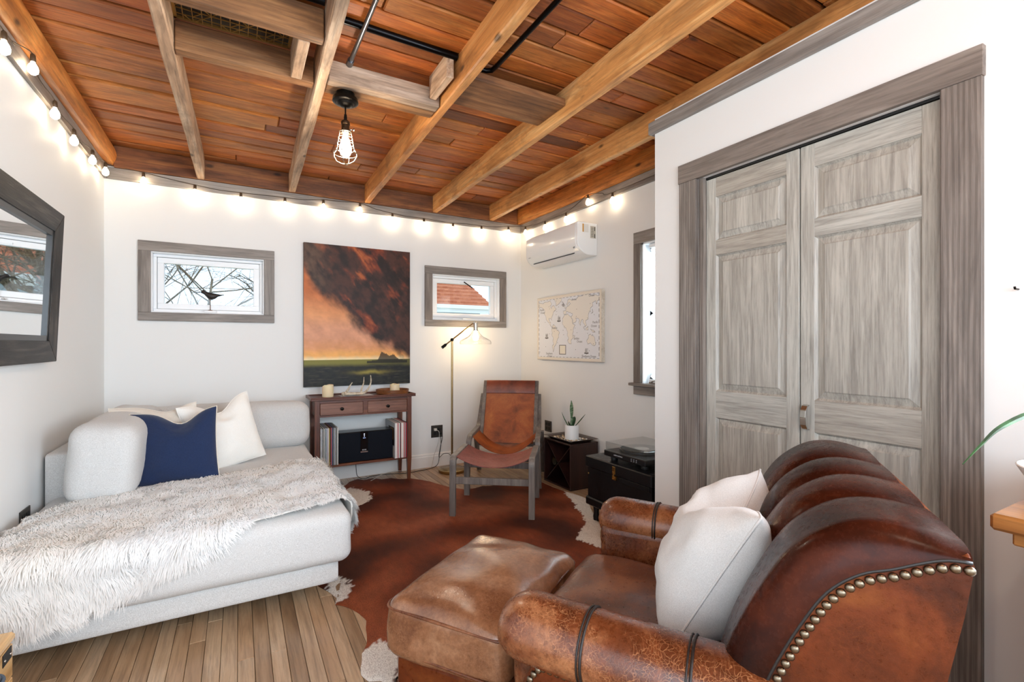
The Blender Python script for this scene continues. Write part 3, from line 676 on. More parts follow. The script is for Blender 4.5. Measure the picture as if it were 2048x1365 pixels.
# map -----------------------------------------------------------------
my0, my1, mz0, mz1 = 3.19, 4.205, 1.074, 1.702; mx = XR-.038
mp = thing('world_map', 'framed antique style world map on a pale board on the right wall', 'map', (XR, (my0+my1)/2, mz0))
MB().box((mx, my0, mz0), (XR-.001, my1, mz1), ch=.002).build('board', wood('bleached_pine', 'Y', [(.25, 'b9ab97'), (.5, 'd9cebd'), (.75, 'e8e0d2')], .6, None, .2, .1), mp)
nu, nv = 330, 205; sea, land, ink = L3('e6e7ea'), L3('eae4da'), L3('5c5856')
def ll(lon, lat): return ((lon+170)/350., (lat+72)/155.)
CONT = [
 [(-165, 62), (-160, 70), (-140, 70), (-120, 70), (-100, 72), (-85, 73), (-80, 66), (-92, 60), (-80, 54), (-78, 61), (-65, 59), (-56, 52), (-66, 45), (-75, 38), (-81, 31), (-81, 25), (-84, 30), (-96, 28), (-97, 20), (-87, 21), (-84, 11), (-78, 8), (-85, 10), (-95, 16), (-106, 22), (-113, 30), (-124, 40), (-125, 49), (-135, 58), (-150, 60), (-162, 55)],
 [(-79, 8), (-70, 12), (-60, 9), (-50, 1), (-35, -6), (-39, -16), (-48, -26), (-58, -36), (-66, -46), (-70, -54), (-74, -50), (-72, -32), (-71, -18), (-80, -5)],
 [(-55, 60), (-46, 60), (-22, 70), (-20, 80), (-40, 83), (-60, 80), (-70, 76), (-55, 70)],
 [(-10, 36), (-9, 43), (0, 46), (3, 51), (9, 54), (20, 55), (28, 60), (20, 64), (12, 57), (6, 60), (12, 67), (25, 71), (40, 67), (55, 69), (70, 73), (85, 75), (105, 78), (130, 73), (150, 72), (170, 70), (180, 67), (178, 63), (163, 60), (158, 52), (155, 58), (140, 58), (138, 52), (130, 43), (127, 36), (122, 39), (121, 30), (115, 22), (107, 19), (106, 9), (103, 2), (98, 12), (94, 17), (88, 22), (80, 14), (77, 8), (72, 20), (62, 25), (56, 26), (58, 20), (52, 15), (44, 12), (38, 22), (34, 29), (36, 36), (28, 37), (26, 40), (20, 38), (14, 42), (16, 39), (8, 44), (0, 38)],
 [(-6, 35), (10, 37), (20, 32), (32, 31), (38, 18), (44, 11), (51, 11), (42, -2), (40, -15), (34, -25), (28, -33), (18, -34), (12, -18), (9, 0), (5, 5), (-8, 4), (-17, 14), (-16, 24)],
 [(114, -22), (122, -16), (131, -12), (137, -16), (142, -11), (147, -20), (153, -27), (149, -38), (138, -35), (128, -32), (115, -34)],
 [(95, 5), (103, -2), (106, -6), (100, -1)], [(109, 1), (117, 6), (117, -3), (111, -3)], [(131, -1), (141, -3), (150, -9), (140, -8)], [(130, 32), (140, 36), (142, 43), (136, 36)], [(44, -16), (50, -14), (47, -25), (43, -23)], [(167, -46), (174, -40), (178, -38), (172, -43)], [(-6, 50), (1, 52), (-4, 58), (-6, 56)], [(-24, 64), (-14, 65), (-18, 66)]]
U, V = np.meshgrid(np.linspace(0, 1, nu), np.linspace(0, 1, nv), indexing='ij')
WU = U+.006*np.sin(V*70)+.004*np.sin(U*90+V*40); WV = V+.006*np.sin(U*80)+.004*np.sin(V*95+U*33)
img = np.repeat((sea*1.0)[None, None, :], nu, 0).repeat(nv, 1); ins = np.zeros((nu, nv), bool)
for poly in CONT:
    P = [ll(*p) for p in poly]; inside = np.zeros((nu, nv), bool)
    for (x1, y1_), (x2, y2_) in zip(P, P[1:]+P[:1]):
        if abs(y2_-y1_) < 1e-9: continue
        cnd = ((y1_ > WV) != (y2_ > WV)) & (WU < (x2-x1)*(WV-y1_)/(y2_-y1_)+x1); inside ^= cnd
    ins |= inside
img[ins] = land
edge = np.zeros_like(ins); edge[1:] |= ins[1:] ^ ins[:-1]; edge[:, 1:] |= ins[:, 1:] ^ ins[:, :-1]; img[edge] = ink*.55+sea*.25
rm = np.random.default_rng(5)
for _ in range(60):
    a, b = rm.integers(15, nu-15), rm.integers(15, nv-15)
    if rm.random() < .6 and not edge[a-9:a+9, b-9:b+9].any(): continue
    img[a:a+2, b:b+2] = ink*.5
bd = .03; bu_ = (U > bd-.004) & (U < bd+.002) | (U < 1-bd+.004) & (U > 1-bd-.002); bv = (V > .045-.005) & (V < .045+.004) | (V < 1-.045+.005) & (V > 1-.045-.004)
img[(U < bd-.006) | (U > 1-bd+.006) | (V < .035) | (V > .965)] = L3('e6ddce')
img[bu_ & (V > .04) & (V < .96) & ((V*13) % 1 < .6)] = ink*.6; img[bv & (U > bd) & (U < 1-bd) & ((U*18) % 1 < .55)] = ink*.6
cx0 = (abs(U-.44) < .055) & (abs(V-.16) < .075); img[cx0] = ink*.9; img[(abs(U-.44) < .046) & (abs(V-.16) < .062)] = L3('ece6d6')
for (su, sv) in ((.17, .36), (.80, .13), (.38, .62)):          # sailing ships
    img[(abs(U-su) < .028) & (abs(V-sv+.02-.2*abs(U-su)) < .009)] = ink; 
    for q in (-.012, .002, .016): img[(abs(U-su-q) < .003) & (V > sv-.02) & (V < sv+.055)] = ink
    img[(abs(U-su) < .02) & (V > sv+.0) & (V < sv+.04) & ((U*160).astype(int) % 2 == 0)] = ink*.6+sea*.4
rr = np.hypot(U-.45, (V-.85)*.62); img[(rr < .022) & ((abs(U-.45) < .003) | (abs(V-.85) < .005) | (abs(rr-.015) < .002))] = ink
m = MB(); vs = [(mx-.0006, my1-.004-(my1-my0-.008)*U[i, j], mz0+.004+(mz1-mz0-.008)*V[i, j]) for i in range(nu) for j in range(nv)]
m.add(vs, [(i*nv+j, (i+1)*nv+j, (i+1)*nv+j+1, i*nv+j+1) for i in range(nu-1) for j in range(nv-1)])
o = m.build('map_print', vcol('map_paper', .6), mp, fixn=False); paint_attr(o, img.reshape(-1, 3))
ink_m = plain('faded_ink', '8a8684', .7)
def mtext(body, u, v, size):
    Mx = Matrix.Translation((mx-.0012, my1-(my1-my0)*u, mz0+(mz1-mz0)*v)) @ Matrix(((0, 0, -1, 0), (-1, 0, 0, 0), (0, 1, 0, 0), (0, 0, 0, 1)))
    text('lettering', body, size, Mx, ink_m, mp)
for bdy, u, v in (('Arctic', .62, .905), ('Ocean', .87, .93), ('Pacific', .92, .55), ('Ocean', .90, .50), ('Indian', .66, .33), ('Ocean', .70, .285), ('Southern Ocean', .83, .075), ('Pacific', .09, .80), ('Ocean', .10, .755), ('Atlantic', .31, .50), ('Southern', .22, .10), ('Ocean', .23, .06)): mtext(bdy, u, v, .030)
# air conditioner -----------------------------------------------------------------
ac = thing('air_conditioner', 'white wall mounted split air conditioner high on the right wall', 'air conditioner', (XR, 3.71, 2.0))
prof = [(XR-.001, 2.003), (XR-.001, 2.282), (XR-.205, 2.282), (XR-.216, 2.276), (XR-.219, 2.262), (XR-.219, 2.120), (XR-.214, 2.090), (XR-.200, 2.062), (XR-.175, 2.035), (XR-.145, 2.015), (XR-.11, 2.004)]
M['acw'] = plain('glossy_white_plastic', 'f3f3f2', .16, coat=.3)
MB().prism(prof, 'y', 3.292, 4.135).build('housing', M['acw'], ac, bevel=.006, seg=3, smooth='auto')
pf = [(XR-.2195, 2.268), (XR-.2225, 2.262), (XR-.2225, 2.118), (XR-.217, 2.089), (XR-.203, 2.060), (XR-.1775, 2.032), (XR-.173, 2.036), (XR-.198, 2.064), (XR-.212, 2.092), (XR-.2175, 2.12)]
MB().prism(pf, 'y', 3.318, 4.118).build('front_panel', M['acw'], ac, smooth='auto', bevel=.001)
MB().bar((XR-.170, 3.40, 2.0265), (XR-.170, 4.06, 2.0265), .012, .006, up=(-.6, 0, 1)).build('louver_slot', plain('slot_grey', '3b3d40', .6), ac)
MB().cyl((XR-.207, 3.350, 2.065), (XR-.2125, 3.350, 2.068), .010, n=16).build('sensor_eye', plain('sensor_grey', '9a9c9e', .3), ac)
MB().box((XR-.2165, 4.05, 2.080), (XR-.213, 4.09, 2.092), ch=.002).build('emblem', plain('emblem_grey', 'b4b6b8', .5), ac)
box('warning_sticker', (XR-.150, 3.2912, 2.195), (XR-.098, 3.2925, 2.265), plain('sticker_white', 'dedcd8', .6), ac); box('warning_stripe', (XR-.163, 3.2911, 2.195), (XR-.150, 3.2925, 2.265), plain('sticker_amber', 'c08a2c', .6), ac)
st_ = box('rating_label', (XR-.078, 3.2912, 2.150), (XR-.018, 3.2925, 2.255), plain('label_grey', 'b9b3a6', .6), ac)
for z_ in (2.155, 2.215): box('printed_bars', (XR-.034, 3.2910, z_), (XR-.026, 3.2911, z_+.034), M['black'], st_)
for q in range(6): box('printed_line', (XR-.070, 3.2910, 2.165+q*.014), (XR-.042, 3.2911, 2.169+q*.014), plain('print_grey', '5d5a55', .6), st_)
# outlets -----------------------------------------------------------------
M['plate'] = plain('pewter_plate', '55524e', .35, metal=.8)
def outlet(label, c, ax, w, h, gangs):
    """ax: direction the plate faces"""
    r = thing('wall_outlet', label, 'outlet', c); n = Vector(ax); s = Vector((0, 0, 1)).cross(n); c = Vector(c)
    def pb(a0, a1, z0, z1, d0, d1, nm, mt, par=r, ch=.001):
        p = c+s*a0+n*d0+Vector((0, 0, z0)); q = c+s*a1+n*d1+Vector((0, 0, z1))
        return MB().box([min(x, y) for x, y in zip(p, q)], [max(x, y) for x, y in zip(p, q)], ch=ch).build(nm, mt, par)
    pb(-w/2, w/2, -h/2, h/2, .0005, .007, 'cover_plate', M['plate'], ch=.002)
    for g_ in range(gangs):
        a = (g_-(gangs-1)/2)*.046
        for zz_ in (-.022, .022): pb(a-.016, a+.016, zz_-.015, zz_+.015, .007, .0095, 'receptacle', M['black'])
    return r
outlet('dark metal double outlet with plugs on the back wall beside the lamp', (1.742, YB, .351), (0, -1, 0), .122, .122, 2)
outlet('dark metal double outlet on the right wall behind the potted plant', (XR, 4.055, .40), (-1, 0, 0), .12, .11, 2)
outlet('dark metal outlet low on the left wall beside the sofa', (XL, 3.06, .405), (1, 0, 0), .12, .115, 2)
tag(MB().tube([(XC-.0005, .528, 1.398), (XC-.03, .528, 1.398), (XC-.034, .528, 1.404)], .003, 8).build('wall_hook', M['dark_metal'], smooth='auto'), 'small dark metal hook on the wall right of the closet door', 'hook')
# ================================================================== FURNITURE AT THE BACK OF THE ROOM
def softbox(m, c, h, r, bulge=(0, 0, 0), n=14, R=None, wob=0.0, seed=0):
    """cushion: rounded box, faces bulging by bulge along each axis"""
    c = Vector(c); vs = []; fs = []
    for ax in range(3):
        o = [i for i in range(3) if i != ax]
        for sg in (-1, 1):
            base = len(vs)
            for i in range(n+1):
                for j in range(n+1):
                    a = math.sin((i/n*2-1)*math.pi/2*.999); b = math.sin((j/n*2-1)*math.pi/2*.999)
                    p = [0, 0, 0]; p[ax] = sg; p[o[0]] = a; p[o[1]] = b
                    q = Vector([p[k]*h[k] for k in range(3)]); inn = Vector([max(-(h[k]-r), min(h[k]-r, q[k])) for k in range(3)])
                    d = q-inn; q = inn+(d.normalized()*r if d.length > 1e-9 else d)
                    for k in range(3):
                        k1, k2 = [x for x in range(3) if x != k]
                        q[k] += bulge[k]*(q[k]/h[k])*(1-(q[k1]/h[k1])**2)*(1-(q[k2]/h[k2])**2)
                    if wob: q += Vector((mnoise.noise(q*9+Vector((seed, 0, 0))), mnoise.noise(q*9+Vector((0, seed, 7))), mnoise.noise(q*9+Vector((3, 0, seed)))))*wob
                    vs.append((R @ q if R else q)+c)
            for i in range(n):
                for j in range(n):
                    a = base+i*(n+1)+j; fs.append((a, a+1, a+n+2, a+n+1))
    m.add(vs, fs); return m
M['sofa'] = fabric('oatmeal_weave', 'bcbbb9', 'd8d8d6', 420, .35, .92)
sofa = thing('chaise_sofa', 'light grey fabric chaise sofa in the corner under the small window', 'sofa', (-.19, 3.4, 0))
SX1 = .47
softbox(MB(), (-.205, 3.455, .147), (.625, 1.055, .055), .02, n=8).build('base', M['sofa'], sofa, smooth=True)
softbox(MB(), (-.185, 3.385, .322), (.655, 1.045, .122), .055, (0.006, .010, .012), n=26, wob=.004).build('seat_cushion', M['sofa'], sofa, smooth=True)
softbox(MB(), (-.793, 3.905, .375), (.062, .63, .295), .02, n=10).build('side_panel', M['sofa'], sofa, smooth=True)
softbox(MB(), (-.14, 4.472, .375), (.60, .060, .295), .02, n=10).build('back_panel', M['sofa'], sofa, smooth=True)
softbox(MB(), (-.588, 3.54, .630), (.140, .50, .195), .075, (.012, .010, .015), n=18, R=Matrix.Rotation(math.radians(5), 3, 'Y'), wob=.007, seed=3).build('bolster_cushion', M['sofa'], sofa, smooth=True)
softbox(MB(), (-.13, 4.195, .605), (.615, .195, .170), .085, (.006, .012, .014), n=18, R=Matrix.Rotation(math.radians(-4), 3, 'X'), wob=.005, seed=5).build('bolster_cushion', M['sofa'], sofa, smooth=True)
M['legwood'] = wood('walnut_leg', 'Z', [(.25, '4a2c18'), (.5, '6f4728'), (.75, '8c6038')], .45, None, .3, .1)
for x, y in ((-.70, 2.85), (.20, 2.85), (-.74, 4.35), (.32, 4.35)): MB().lathe([(0, 0), (.018, 0), (.026, .094), (0, .094)], (x, y, 0), 14).build('leg', M['legwood'], sofa, smooth='auto')
# pillows
def pillow(name, label, mat, c, size, th, face, tilt, roll=0.0, dent=0.0, dent_u=0.0, piping=None, n=30, flat=False, wr=1.0, seed=1, earx=.05):
    """square pillow standing on its lower edge; face: heading of its front, tilt: leaning back"""
    root = thing(name, label, 'pillow', c)
    fz = Vector((math.cos(face), math.sin(face), 0)); ux = fz.cross(Vector((0, 0, 1)))
    R = Matrix((ux, fz, Vector((0, 0, 1)))).transposed()
    R = R @ Matrix.Rotation(tilt, 3, 'X') @ Matrix.Rotation(roll, 3, 'Y')
    # local: x across, y out of the front, z up
    hw, hh = size[0]/2, size[1]/2; c = Vector(c); ctr = c+R @ Vector((0, 0, hh))
    def outline(u, v):
        k = 1-earx*(1-abs(v)**2.0) if True else 1; l = 1-earx*(1-abs(u)**2.0)
        x = u*hw*(k if abs(u) > .0 else 1); z = v*hh*l
        if dent: z -= dent*math.exp(-((u-dent_u)/.42)**2)*sm(.1, 1, v)
        return x, z
    def side(sg):
        def f(a, b):
            u = math.sin((a*2-1)*math.pi/2); v = math.sin((b*2-1)*math.pi/2); x, z = outline(u, v)
            t = th/2*((1-abs(u)**2.6)*(1-abs(v)**2.6))**.55
            t *= 1-.45*(dent/.08 if dent else 0)*math.exp(-((u-dent_u)/.3)**2)*sm(.2, 1, v)
            q = Vector((x, sg*t, z)); w = mnoise.noise(Vector((u*3, v*3, seed+sg)))*.010*wr+mnoise.noise(Vector((u*9, v*7, seed+sg)))*.0035*wr
            q.y += sg*w*min(1, t/(th*.15)); return R @ q+ctr
        return f
    m = MB(); m.grid(side(1), n, n); m.grid(side(-1), n, n); o = m.build('cover', mat, root, smooth=True)
    if piping:
        path = []
        for k in range(4*16):
            e, t = divmod(k, 16); t = t/16*2-1; u, v = ((t, -1), (1, t), (-t, 1), (-1, -t))[e]; x, z = outline(u, v); path.append(R @ Vector((x, 0, z))+ctr)
        MB().tube(path, .0032, 6, True).build('piping', piping, root, smooth=True)
    return root
M['navy'] = fabric('navy_linen', '17233f', '27375a', 700, .25, .95, sheen=.3)
M['ivory'] = fabric('ivory_cotton', 'ebe8e0', 'f6f4ee', 500, .25, .95)
M['beige'] = fabric('beige_cotton', 'd5ccbf', 'e3dbcf', 500, .25, .95)
M['cream_pipe'] = plain('cream_piping', 'dcd3c2', .8)
r_ = math.radians
pillow('throw_pillow', 'beige pillow behind the navy one on the corner of the sofa', M['beige'], (-.415, 3.47, .444), (.42, .43), .13, r_(-84), r_(12), 0.03, .04, -.3, M['beige'], seed=9)
pillow('throw_pillow', 'white pillow with a chopped top to the right of the navy one', M['ivory'], (-.025, 3.56, .444), (.44, .45), .15, r_(-62), r_(14), .16, .085, -.05, M['ivory'], seed=5)
pillow('throw_pillow', 'navy blue pillow with cream piping on the sofa', M['navy'], (-.302, 3.265, .442), (.42, .42), .15, r_(-97), r_(14), .07, .075, -.15, M['cream_pipe'], seed=2)
# fur throw ----------------------------------------------------------------
def interp(x, P):
    for (a, b), (c, d) in zip(P[:-1], P[1:]):
        if x <= c: return b+(d-b)*max(0, (x-a))/(c-a)
    return P[-1][1]
BB = [(-.84, 2.82), (-.70, 3.06), (-.3, 3.20), (0, 3.31), (.30, 3.42), (.46, 3.42), (.56, 3.25), (.70, 3.1)]
BF = [(-.84, 2.14), (-.72, 2.10), (-.59, 2.105), (-.30, 2.19), (-.10, 2.285), (.05, 2.37), (.30, 2.43), (.47, 2.50), (.56, 2.50), (.70, 2.56)]
ZS, YF, XE, FR = .462, 2.385, .435, .05
def fold(p, lim, sgn):
    """distance past the edge lim -> (offset across, drop); arc of radius FR then straight down"""
    d = (p-lim)*sgn
    if d <= 0: return p, 0.0
    if d < FR*math.pi/2: a = d/FR; return lim+sgn*FR*math.sin(a), FR*(1-math.cos(a))
    return lim+sgn*FR, FR+d-FR*math.pi/2
def throw_pt(s, t):
    a = -.80+s*1.47; b = interp(a, BB)+(interp(a, BF)-interp(a, BB))*t
    x, dx = fold(a, XE, 1); y, dy = fold(b, YF, -1)
    w = .010*mnoise.noise(Vector((a*5, b*6, 0)))+.005*mnoise.noise(Vector((a*13, b*15, 2)))+.012*max(0, mnoise.noise(Vector((a*2.2-b*3, b*2, 8))))
    p = Vector((x, y, ZS-dx-dy))
    if dy > .02: p.y -= w+.006
    elif dx > .02: p.x += w+.006
    else: p.z += w
    return p
thr = thing('fur_throw', 'shaggy white faux fur throw draped over the chaise seat', 'throw', (-.1, 2.9, .45))
NS, NT_ = 90, 60
m = MB(); m.grid(lambda s, t: throw_pt(s, t), NS, NT_)
o = m.build('backing', fabric('fur_backing', 'eee8de', 'f6f2ec', 300, .2), thr, smooth=True, fixn=False); so = o.modifiers.new('t', 'SOLIDIFY'); so.thickness = .008; so.offset = 0
G = np.array([[throw_pt(i/(NS-1), j/(NT_-1))[:] for j in range(NT_)] for i in range(NS)])
du = np.gradient(G, axis=0); dv = np.gradient(G, axis=1); Nn = np.cross(du, dv); Nn /= np.linalg.norm(Nn, axis=2, keepdims=True)
if Nn[NS//2, NT_//4, 2] < 0: Nn = -Nn
dvn = dv/np.linalg.norm(dv, axis=2, keepdims=True); dun = du/np.linalg.norm(du, axis=2, keepdims=True)
NBL = 64000; S_ = RNG.random(NBL); T_ = RNG.random(NBL)
ii = S_*(NS-1.001); jj = T_*(NT_-1.001); i0 = ii.astype(int); j0 = jj.astype(int); fi = (ii-i0)[:, None]; fj = (jj-j0)[:, None]
def samp(A): return A[i0, j0]*(1-fi)*(1-fj)+A[i0+1, j0]*fi*(1-fj)+A[i0, j0+1]*(1-fi)*fj+A[i0+1, j0+1]*fi*fj
P0 = samp(G); n0 = samp(Nn); v0 = samp(dvn); u0 = samp(dun)
def lat(x, y, seed):        # cheap smooth lattice noise, vectorised
    r = np.random.default_rng(seed); g = r.random((64, 64)); xi = np.floor(x).astype(int); yi = np.floor(y).astype(int); fx = x-xi; fy = y-yi; fx = fx*fx*(3-2*fx); fy = fy*fy*(3-2*fy)
    q = lambda a, b: g[a % 64, b % 64]
    return q(xi, yi)*(1-fx)*(1-fy)+q(xi+1, yi)*fx*(1-fy)+q(xi, yi+1)*(1-fx)*fy+q(xi+1, yi+1)*fx*fy
sx, ty = S_*1.51, T_*1.0
ang = (lat(sx*9, ty*9, 1)-.5)*2.2+(lat(sx*30, ty*30, 2)-.5)*1.6+RNG.normal(0, .25, NBL)
lift = .32+.4*(lat(sx*22, ty*22, 3)-.5)+RNG.normal(0, .08, NBL)
d = v0*np.cos(ang)[:, None]+u0*np.sin(ang)[:, None]+n0*np.clip(lift, .12, 1)[:, None]; d /= np.linalg.norm(d, axis=1, keepdims=True)
Lb = (.036+.022*lat(sx*12, ty*12, 4)+RNG.random(NBL)*.010)[:, None]
wd = np.cross(d, n0+RNG.normal(0, .22, (NBL, 3))); wd /= np.linalg.norm(wd, axis=1, keepdims=True); wv = (.0016+.0012*RNG.random(NBL))[:, None]
mid = P0+d*Lb*.55+n0*.004; tip = P0+d*Lb+np.array([0, 0, -1])*Lb*.22+v0*Lb*.10
V5 = np.stack([P0-wd*wv, P0+wd*wv, mid-wd*wv*.8, mid+wd*wv*.8, tip], 1).reshape(-1, 3)
bi = (np.arange(NBL)*5)[:, None]; F1 = bi+np.array([[0, 1, 3, 2]]); F2 = bi+np.array([[2, 3, 4]])
me = bpy.data.meshes.new('fur'); me.from_pydata((V5-np.array(thr.location)).tolist(), [], F1.tolist()+F2.tolist())
fo = bpy.data.objects.new('fur', me); COL.objects.link(fo); fo.parent = thr; fo['kind'] = 'stuff'
tn = np.clip(1.25*(lat(sx*5, ty*6, 6)-.25)+.9*(.35-S_)*1.2*(T_ > .2), 0, 1)[:, None]; tan, wht = L3('f4ebdf'), L3('fefefd')
rt_ = wht*(1-tn*.8)+tan*tn*.8; tp_ = wht*(1-tn*.2)+tan*tn*.2; C5 = np.stack([rt_, rt_, (rt_+tp_)/2, (rt_+tp_)/2, tp_], 1).reshape(-1, 3)
me.polygons.foreach_set('use_smooth', [True]*len(me.polygons)); N5 = np.repeat((n0*.8+d*.35+np.array([0, 0, .15]))[:, None, :], 5, 1).reshape(-1, 3); N5 /= np.linalg.norm(N5, axis=1, keepdims=True)
me.normals_split_custom_set_from_vertices(N5.tolist())
paint_attr(fo, C5); tf = NT('faux_fur'); af = tf.new('ShaderNodeVertexColor', layer_name='paint'); tf.col(af.outputs['Color']); tf.set(rough=.8, spec=.15)
tlf = tf.new('ShaderNodeBsdfTranslucent'); tf.link(af.outputs['Color'], tlf.inputs[0]); msf = tf.new('ShaderNodeMixShader'); msf.inputs[0].default_value = .3
tf.link(tf.b.outputs[0], msf.inputs[1]); tf.link(tlf.outputs[0], msf.inputs[2]); tf.link(msf.outputs[0], tf.n['Material Output'].inputs[0]); me.materials.append(tf.m)
# console table ----------------------------------------------------------------
CF, CBk = 4.257, 4.578
con = thing('console_table', 'narrow reddish brown wooden console table with two drawers and a shelf', 'console table', (.96, 4.42, 0))
WS = [(.25, '3c1d12'), (.5, '63331f'), (.75, '86502f')]
M['con_x'] = wood('mahogany_x', 'X', WS, .42, None, .35, .12, 1.3, coat=.1); M['con_z'] = wood('mahogany_z', 'Z', WS, .42, None, .35, .12, 1.3, coat=.1)
M['drawer'] = wood('drawer_front_wood', 'X', [(.25, '5a3524'), (.5, '805441'), (.75, '9c705a')], .45, None, .35, .12, 1.3)
cx0, cx1 = .548, 1.370
m = MB().box((.516, CF-.022, .758), (1.402, CBk+.004, .774), ch=.003)
for a, b in (((.516, CF-.022, .774), (1.402, CF-.004, .784)), ((.516, CF-.004, .774), (.534, CBk, .784)), ((1.384, CF-.004, .774), (1.402, CBk, .784)), ((.534, CBk-.014, .774), (1.384, CBk+.004, .784))): m.box(a, b, ch=.002)
m.build('table_top', M['con_x'], con)
for x in (cx0, cx1-.040):
    for y in (CF, CBk-.040):
        m = MB(); c = Vector((x+.02, y+.02, 0)); pr = [(.013, 0), (.020, .20), (.020, .758)]
        vs = [(c.x+sx_*r, c.y+sy_*r, z) for r, z in pr for sx_, sy_ in ((-1, -1), (1, -1), (1, 1), (-1, 1))]
        m.add(vs, [(i*4+k, i*4+(k+1) % 4, i*4+4+(k+1) % 4, i*4+4+k) for i in range(2) for k in range(4)]+[(0, 1, 2, 3), (8, 9, 10, 11)]); m.build('leg', M['con_z'], con, bevel=.002)
m = MB(); m.box((cx0+.04, CF+.004, .618), (cx1-.04, CF+.020, .632)); m.box((cx0+.04, CF+.004, .734), (cx1-.04, CF+.020, .758)); m.box((.940, CF+.003, .632), (.977, CF+.020, .734)); m.build('drawer_frame', M['con_x'], con)
for x in (cx0+.012, cx1-.028): box('side_apron', (x, CF+.04, .618), (x+.016, CBk-.04, .758), M['con_x'], con)
box('back_apron', (cx0+.04, CBk-.022, .618), (cx1-.04, CBk-.008, .758), M['con_x'], con)
for a, b, kx in ((cx0+.043, .938, .763), (.979, cx1-.043, 1.153)):
    dr = MB().box((a, CF+.001, .634), (b, CBk-.03, .732), ch=.002).build('drawer', M['drawer'], con)
    MB().lathe([(0, 0), (.013, 0), (.013, .003), (.006, .005), (.006, .014), (.013, .017), (.013, .023), (.006, .027), (0, .027)], (kx, CF+.001, .682), 18, Matrix.Rotation(math.pi/2, 3, 'X')).build('knob', M['dark_metal'], dr, smooth='auto')
SHZ = .214
MB().box((cx0+.012, CF+.006, SHZ-.022), (cx1-.012, CBk-.008, SHZ), ch=.003).build('shelf', M['con_x'], con)
# record sleeves
rr_ = random.Random(8)
PAL = ['f0eee8', '101012', 'dedad4', '1a1a20', '6d7aa0', 'cfc9bd', 'efece4', '3b4a6b', '59402c', 'b9a6c0', 'e2ddd4', '161618', 'c9a338', '7c8a96', 'f2efe8', 'a23a36', 'd8d4cc', '49565c']
smat = {}
def sleeve(x, w, colr, y0, lab, grp, lean=0):
    if colr not in smat: smat[colr] = plain('sleeve_'+colr, colr, .55)
    o = MB().box((x, y0, SHZ), (x+w, y0+.312, SHZ+.3125+rr_.uniform(-.002, .002)), ch=.0007).build('record_sleeve', smat[colr]); return tag(o, lab, 'record', grp)
x = .592; k = 0
while x < .732:
    w = rr_.choice([.004, .005, .006, .008, .0045]); last = x+w > .728
    sleeve(x, w-.0006, 'e6e4df' if last else PAL[(k*7) % len(PAL)], CF-.012+rr_.uniform(-.004, .006), 'record sleeve in the upright row on the left of the console shelf', 'records at the left of the shelf'); x += w; k += 1
LX = x
x = 1.206; k = 0
while x < 1.322:
    w = rr_.choice([.004, .005, .007, .009, .0055]); f = k == 0
    if f: w = .006
    o = sleeve(x, w-.0006, 'b9bdc0' if f else (['e9e3dc', 'efeae2', 'e0c8c0', 'f0ece4', 'a8323a', 'ece6dc', 'd9d4cc', '1d1f24', 'b8565a', 'e6ded4'][k % 10] if x < 1.30 else ['1a1a1e', '243044', 'b03038'][k % 3]), CF-.030+rr_.uniform(-.003, .006) if not f else CF-.034, 'record sleeve in the upright row on the right of the console shelf' if not f else 'grey record sleeve with a dark cover picture, facing the black speaker', 'records at the right of the shelf' if not f else None)
    if f:
        y0_ = CF-.034
        pt_ = [('cover_picture', 'y', (.02, .20, .11, .27), '1b1613'), ('cover_figure', 'y', (.05, .14, .16, .26), 'a2703a'), ('cover_band', 'y', (.015, .17, .02, .10), 'd3d0c8')]
        iv = WM[o.name]
        for nm, _, (p, q, r1, r2), c_ in pt_: MB().box((x-.0006-(.0003 if 'figure' in nm else 0), y0_+p, SHZ+r1), (x+.0002, y0_+q, SHZ+r2)).build(nm, plain(nm, c_, .5), o)
    x += w; k += 1
# speaker
sp = thing('speaker', 'wide black wireless speaker standing between the rows of records', 'speaker', (.955, CF+.06, SHZ))
sx0, sx1 = LX+.006, 1.198
MB().box((sx0, CF+.012, SHZ+.004), (sx1, CF+.165, SHZ+.258), ch=.004).build('housing', plain('speaker_glossy_black', '0d0e11', .25), sp)
M['grillecloth'] = fabric('speaker_cloth', '090c12', '151a24', 900, .2, .9, sheen=0)
MB().box((sx0+.002, CF+.002, SHZ+.006), (sx1-.002, CF+.012, SHZ+.250), ch=.003).build('front_cloth', M['grillecloth'], sp)
MB().box((.917, CF-.001, SHZ+.082), (.980, CF+.003, SHZ+.262), ch=.001).build('display', plain('display_black', '040405', .12), sp)
box('chrome_strip', (.917, CF-.0015, SHZ+.078), (.980, CF+.003, SHZ+.088), M['chrome'], sp)
Ry = lambda x, y, z: Matrix.Translation((x, y, z)) @ Matrix.Rotation(math.pi/2, 4, 'X')
text('lettering', 'BOSE', .015, Ry(.9485, CF-.0012, SHZ+.100), plain('logo_silver', 'd8dade', .4), sp)
for z_, s_ in ((.236, .004), (.220, .0035)): MB().box((.9485-s_, CF-.0014, SHZ+z_-s_), (.9485+s_, CF-.001, SHZ+z_+s_)).build('display_icon', emission('display_white', 'dfe8ff', 1.2), sp)
MB().box((.938, CF-.0014, SHZ+.200), (.960, CF-.001, SHZ+.206)).build('display_icon', emission('display_blue', '7f92b8', .8), sp)
box('speaker_foot', (sx0+.03, CF+.03, SHZ), (sx1-.03, CF+.15, SHZ+.0045), M['black'], sp)
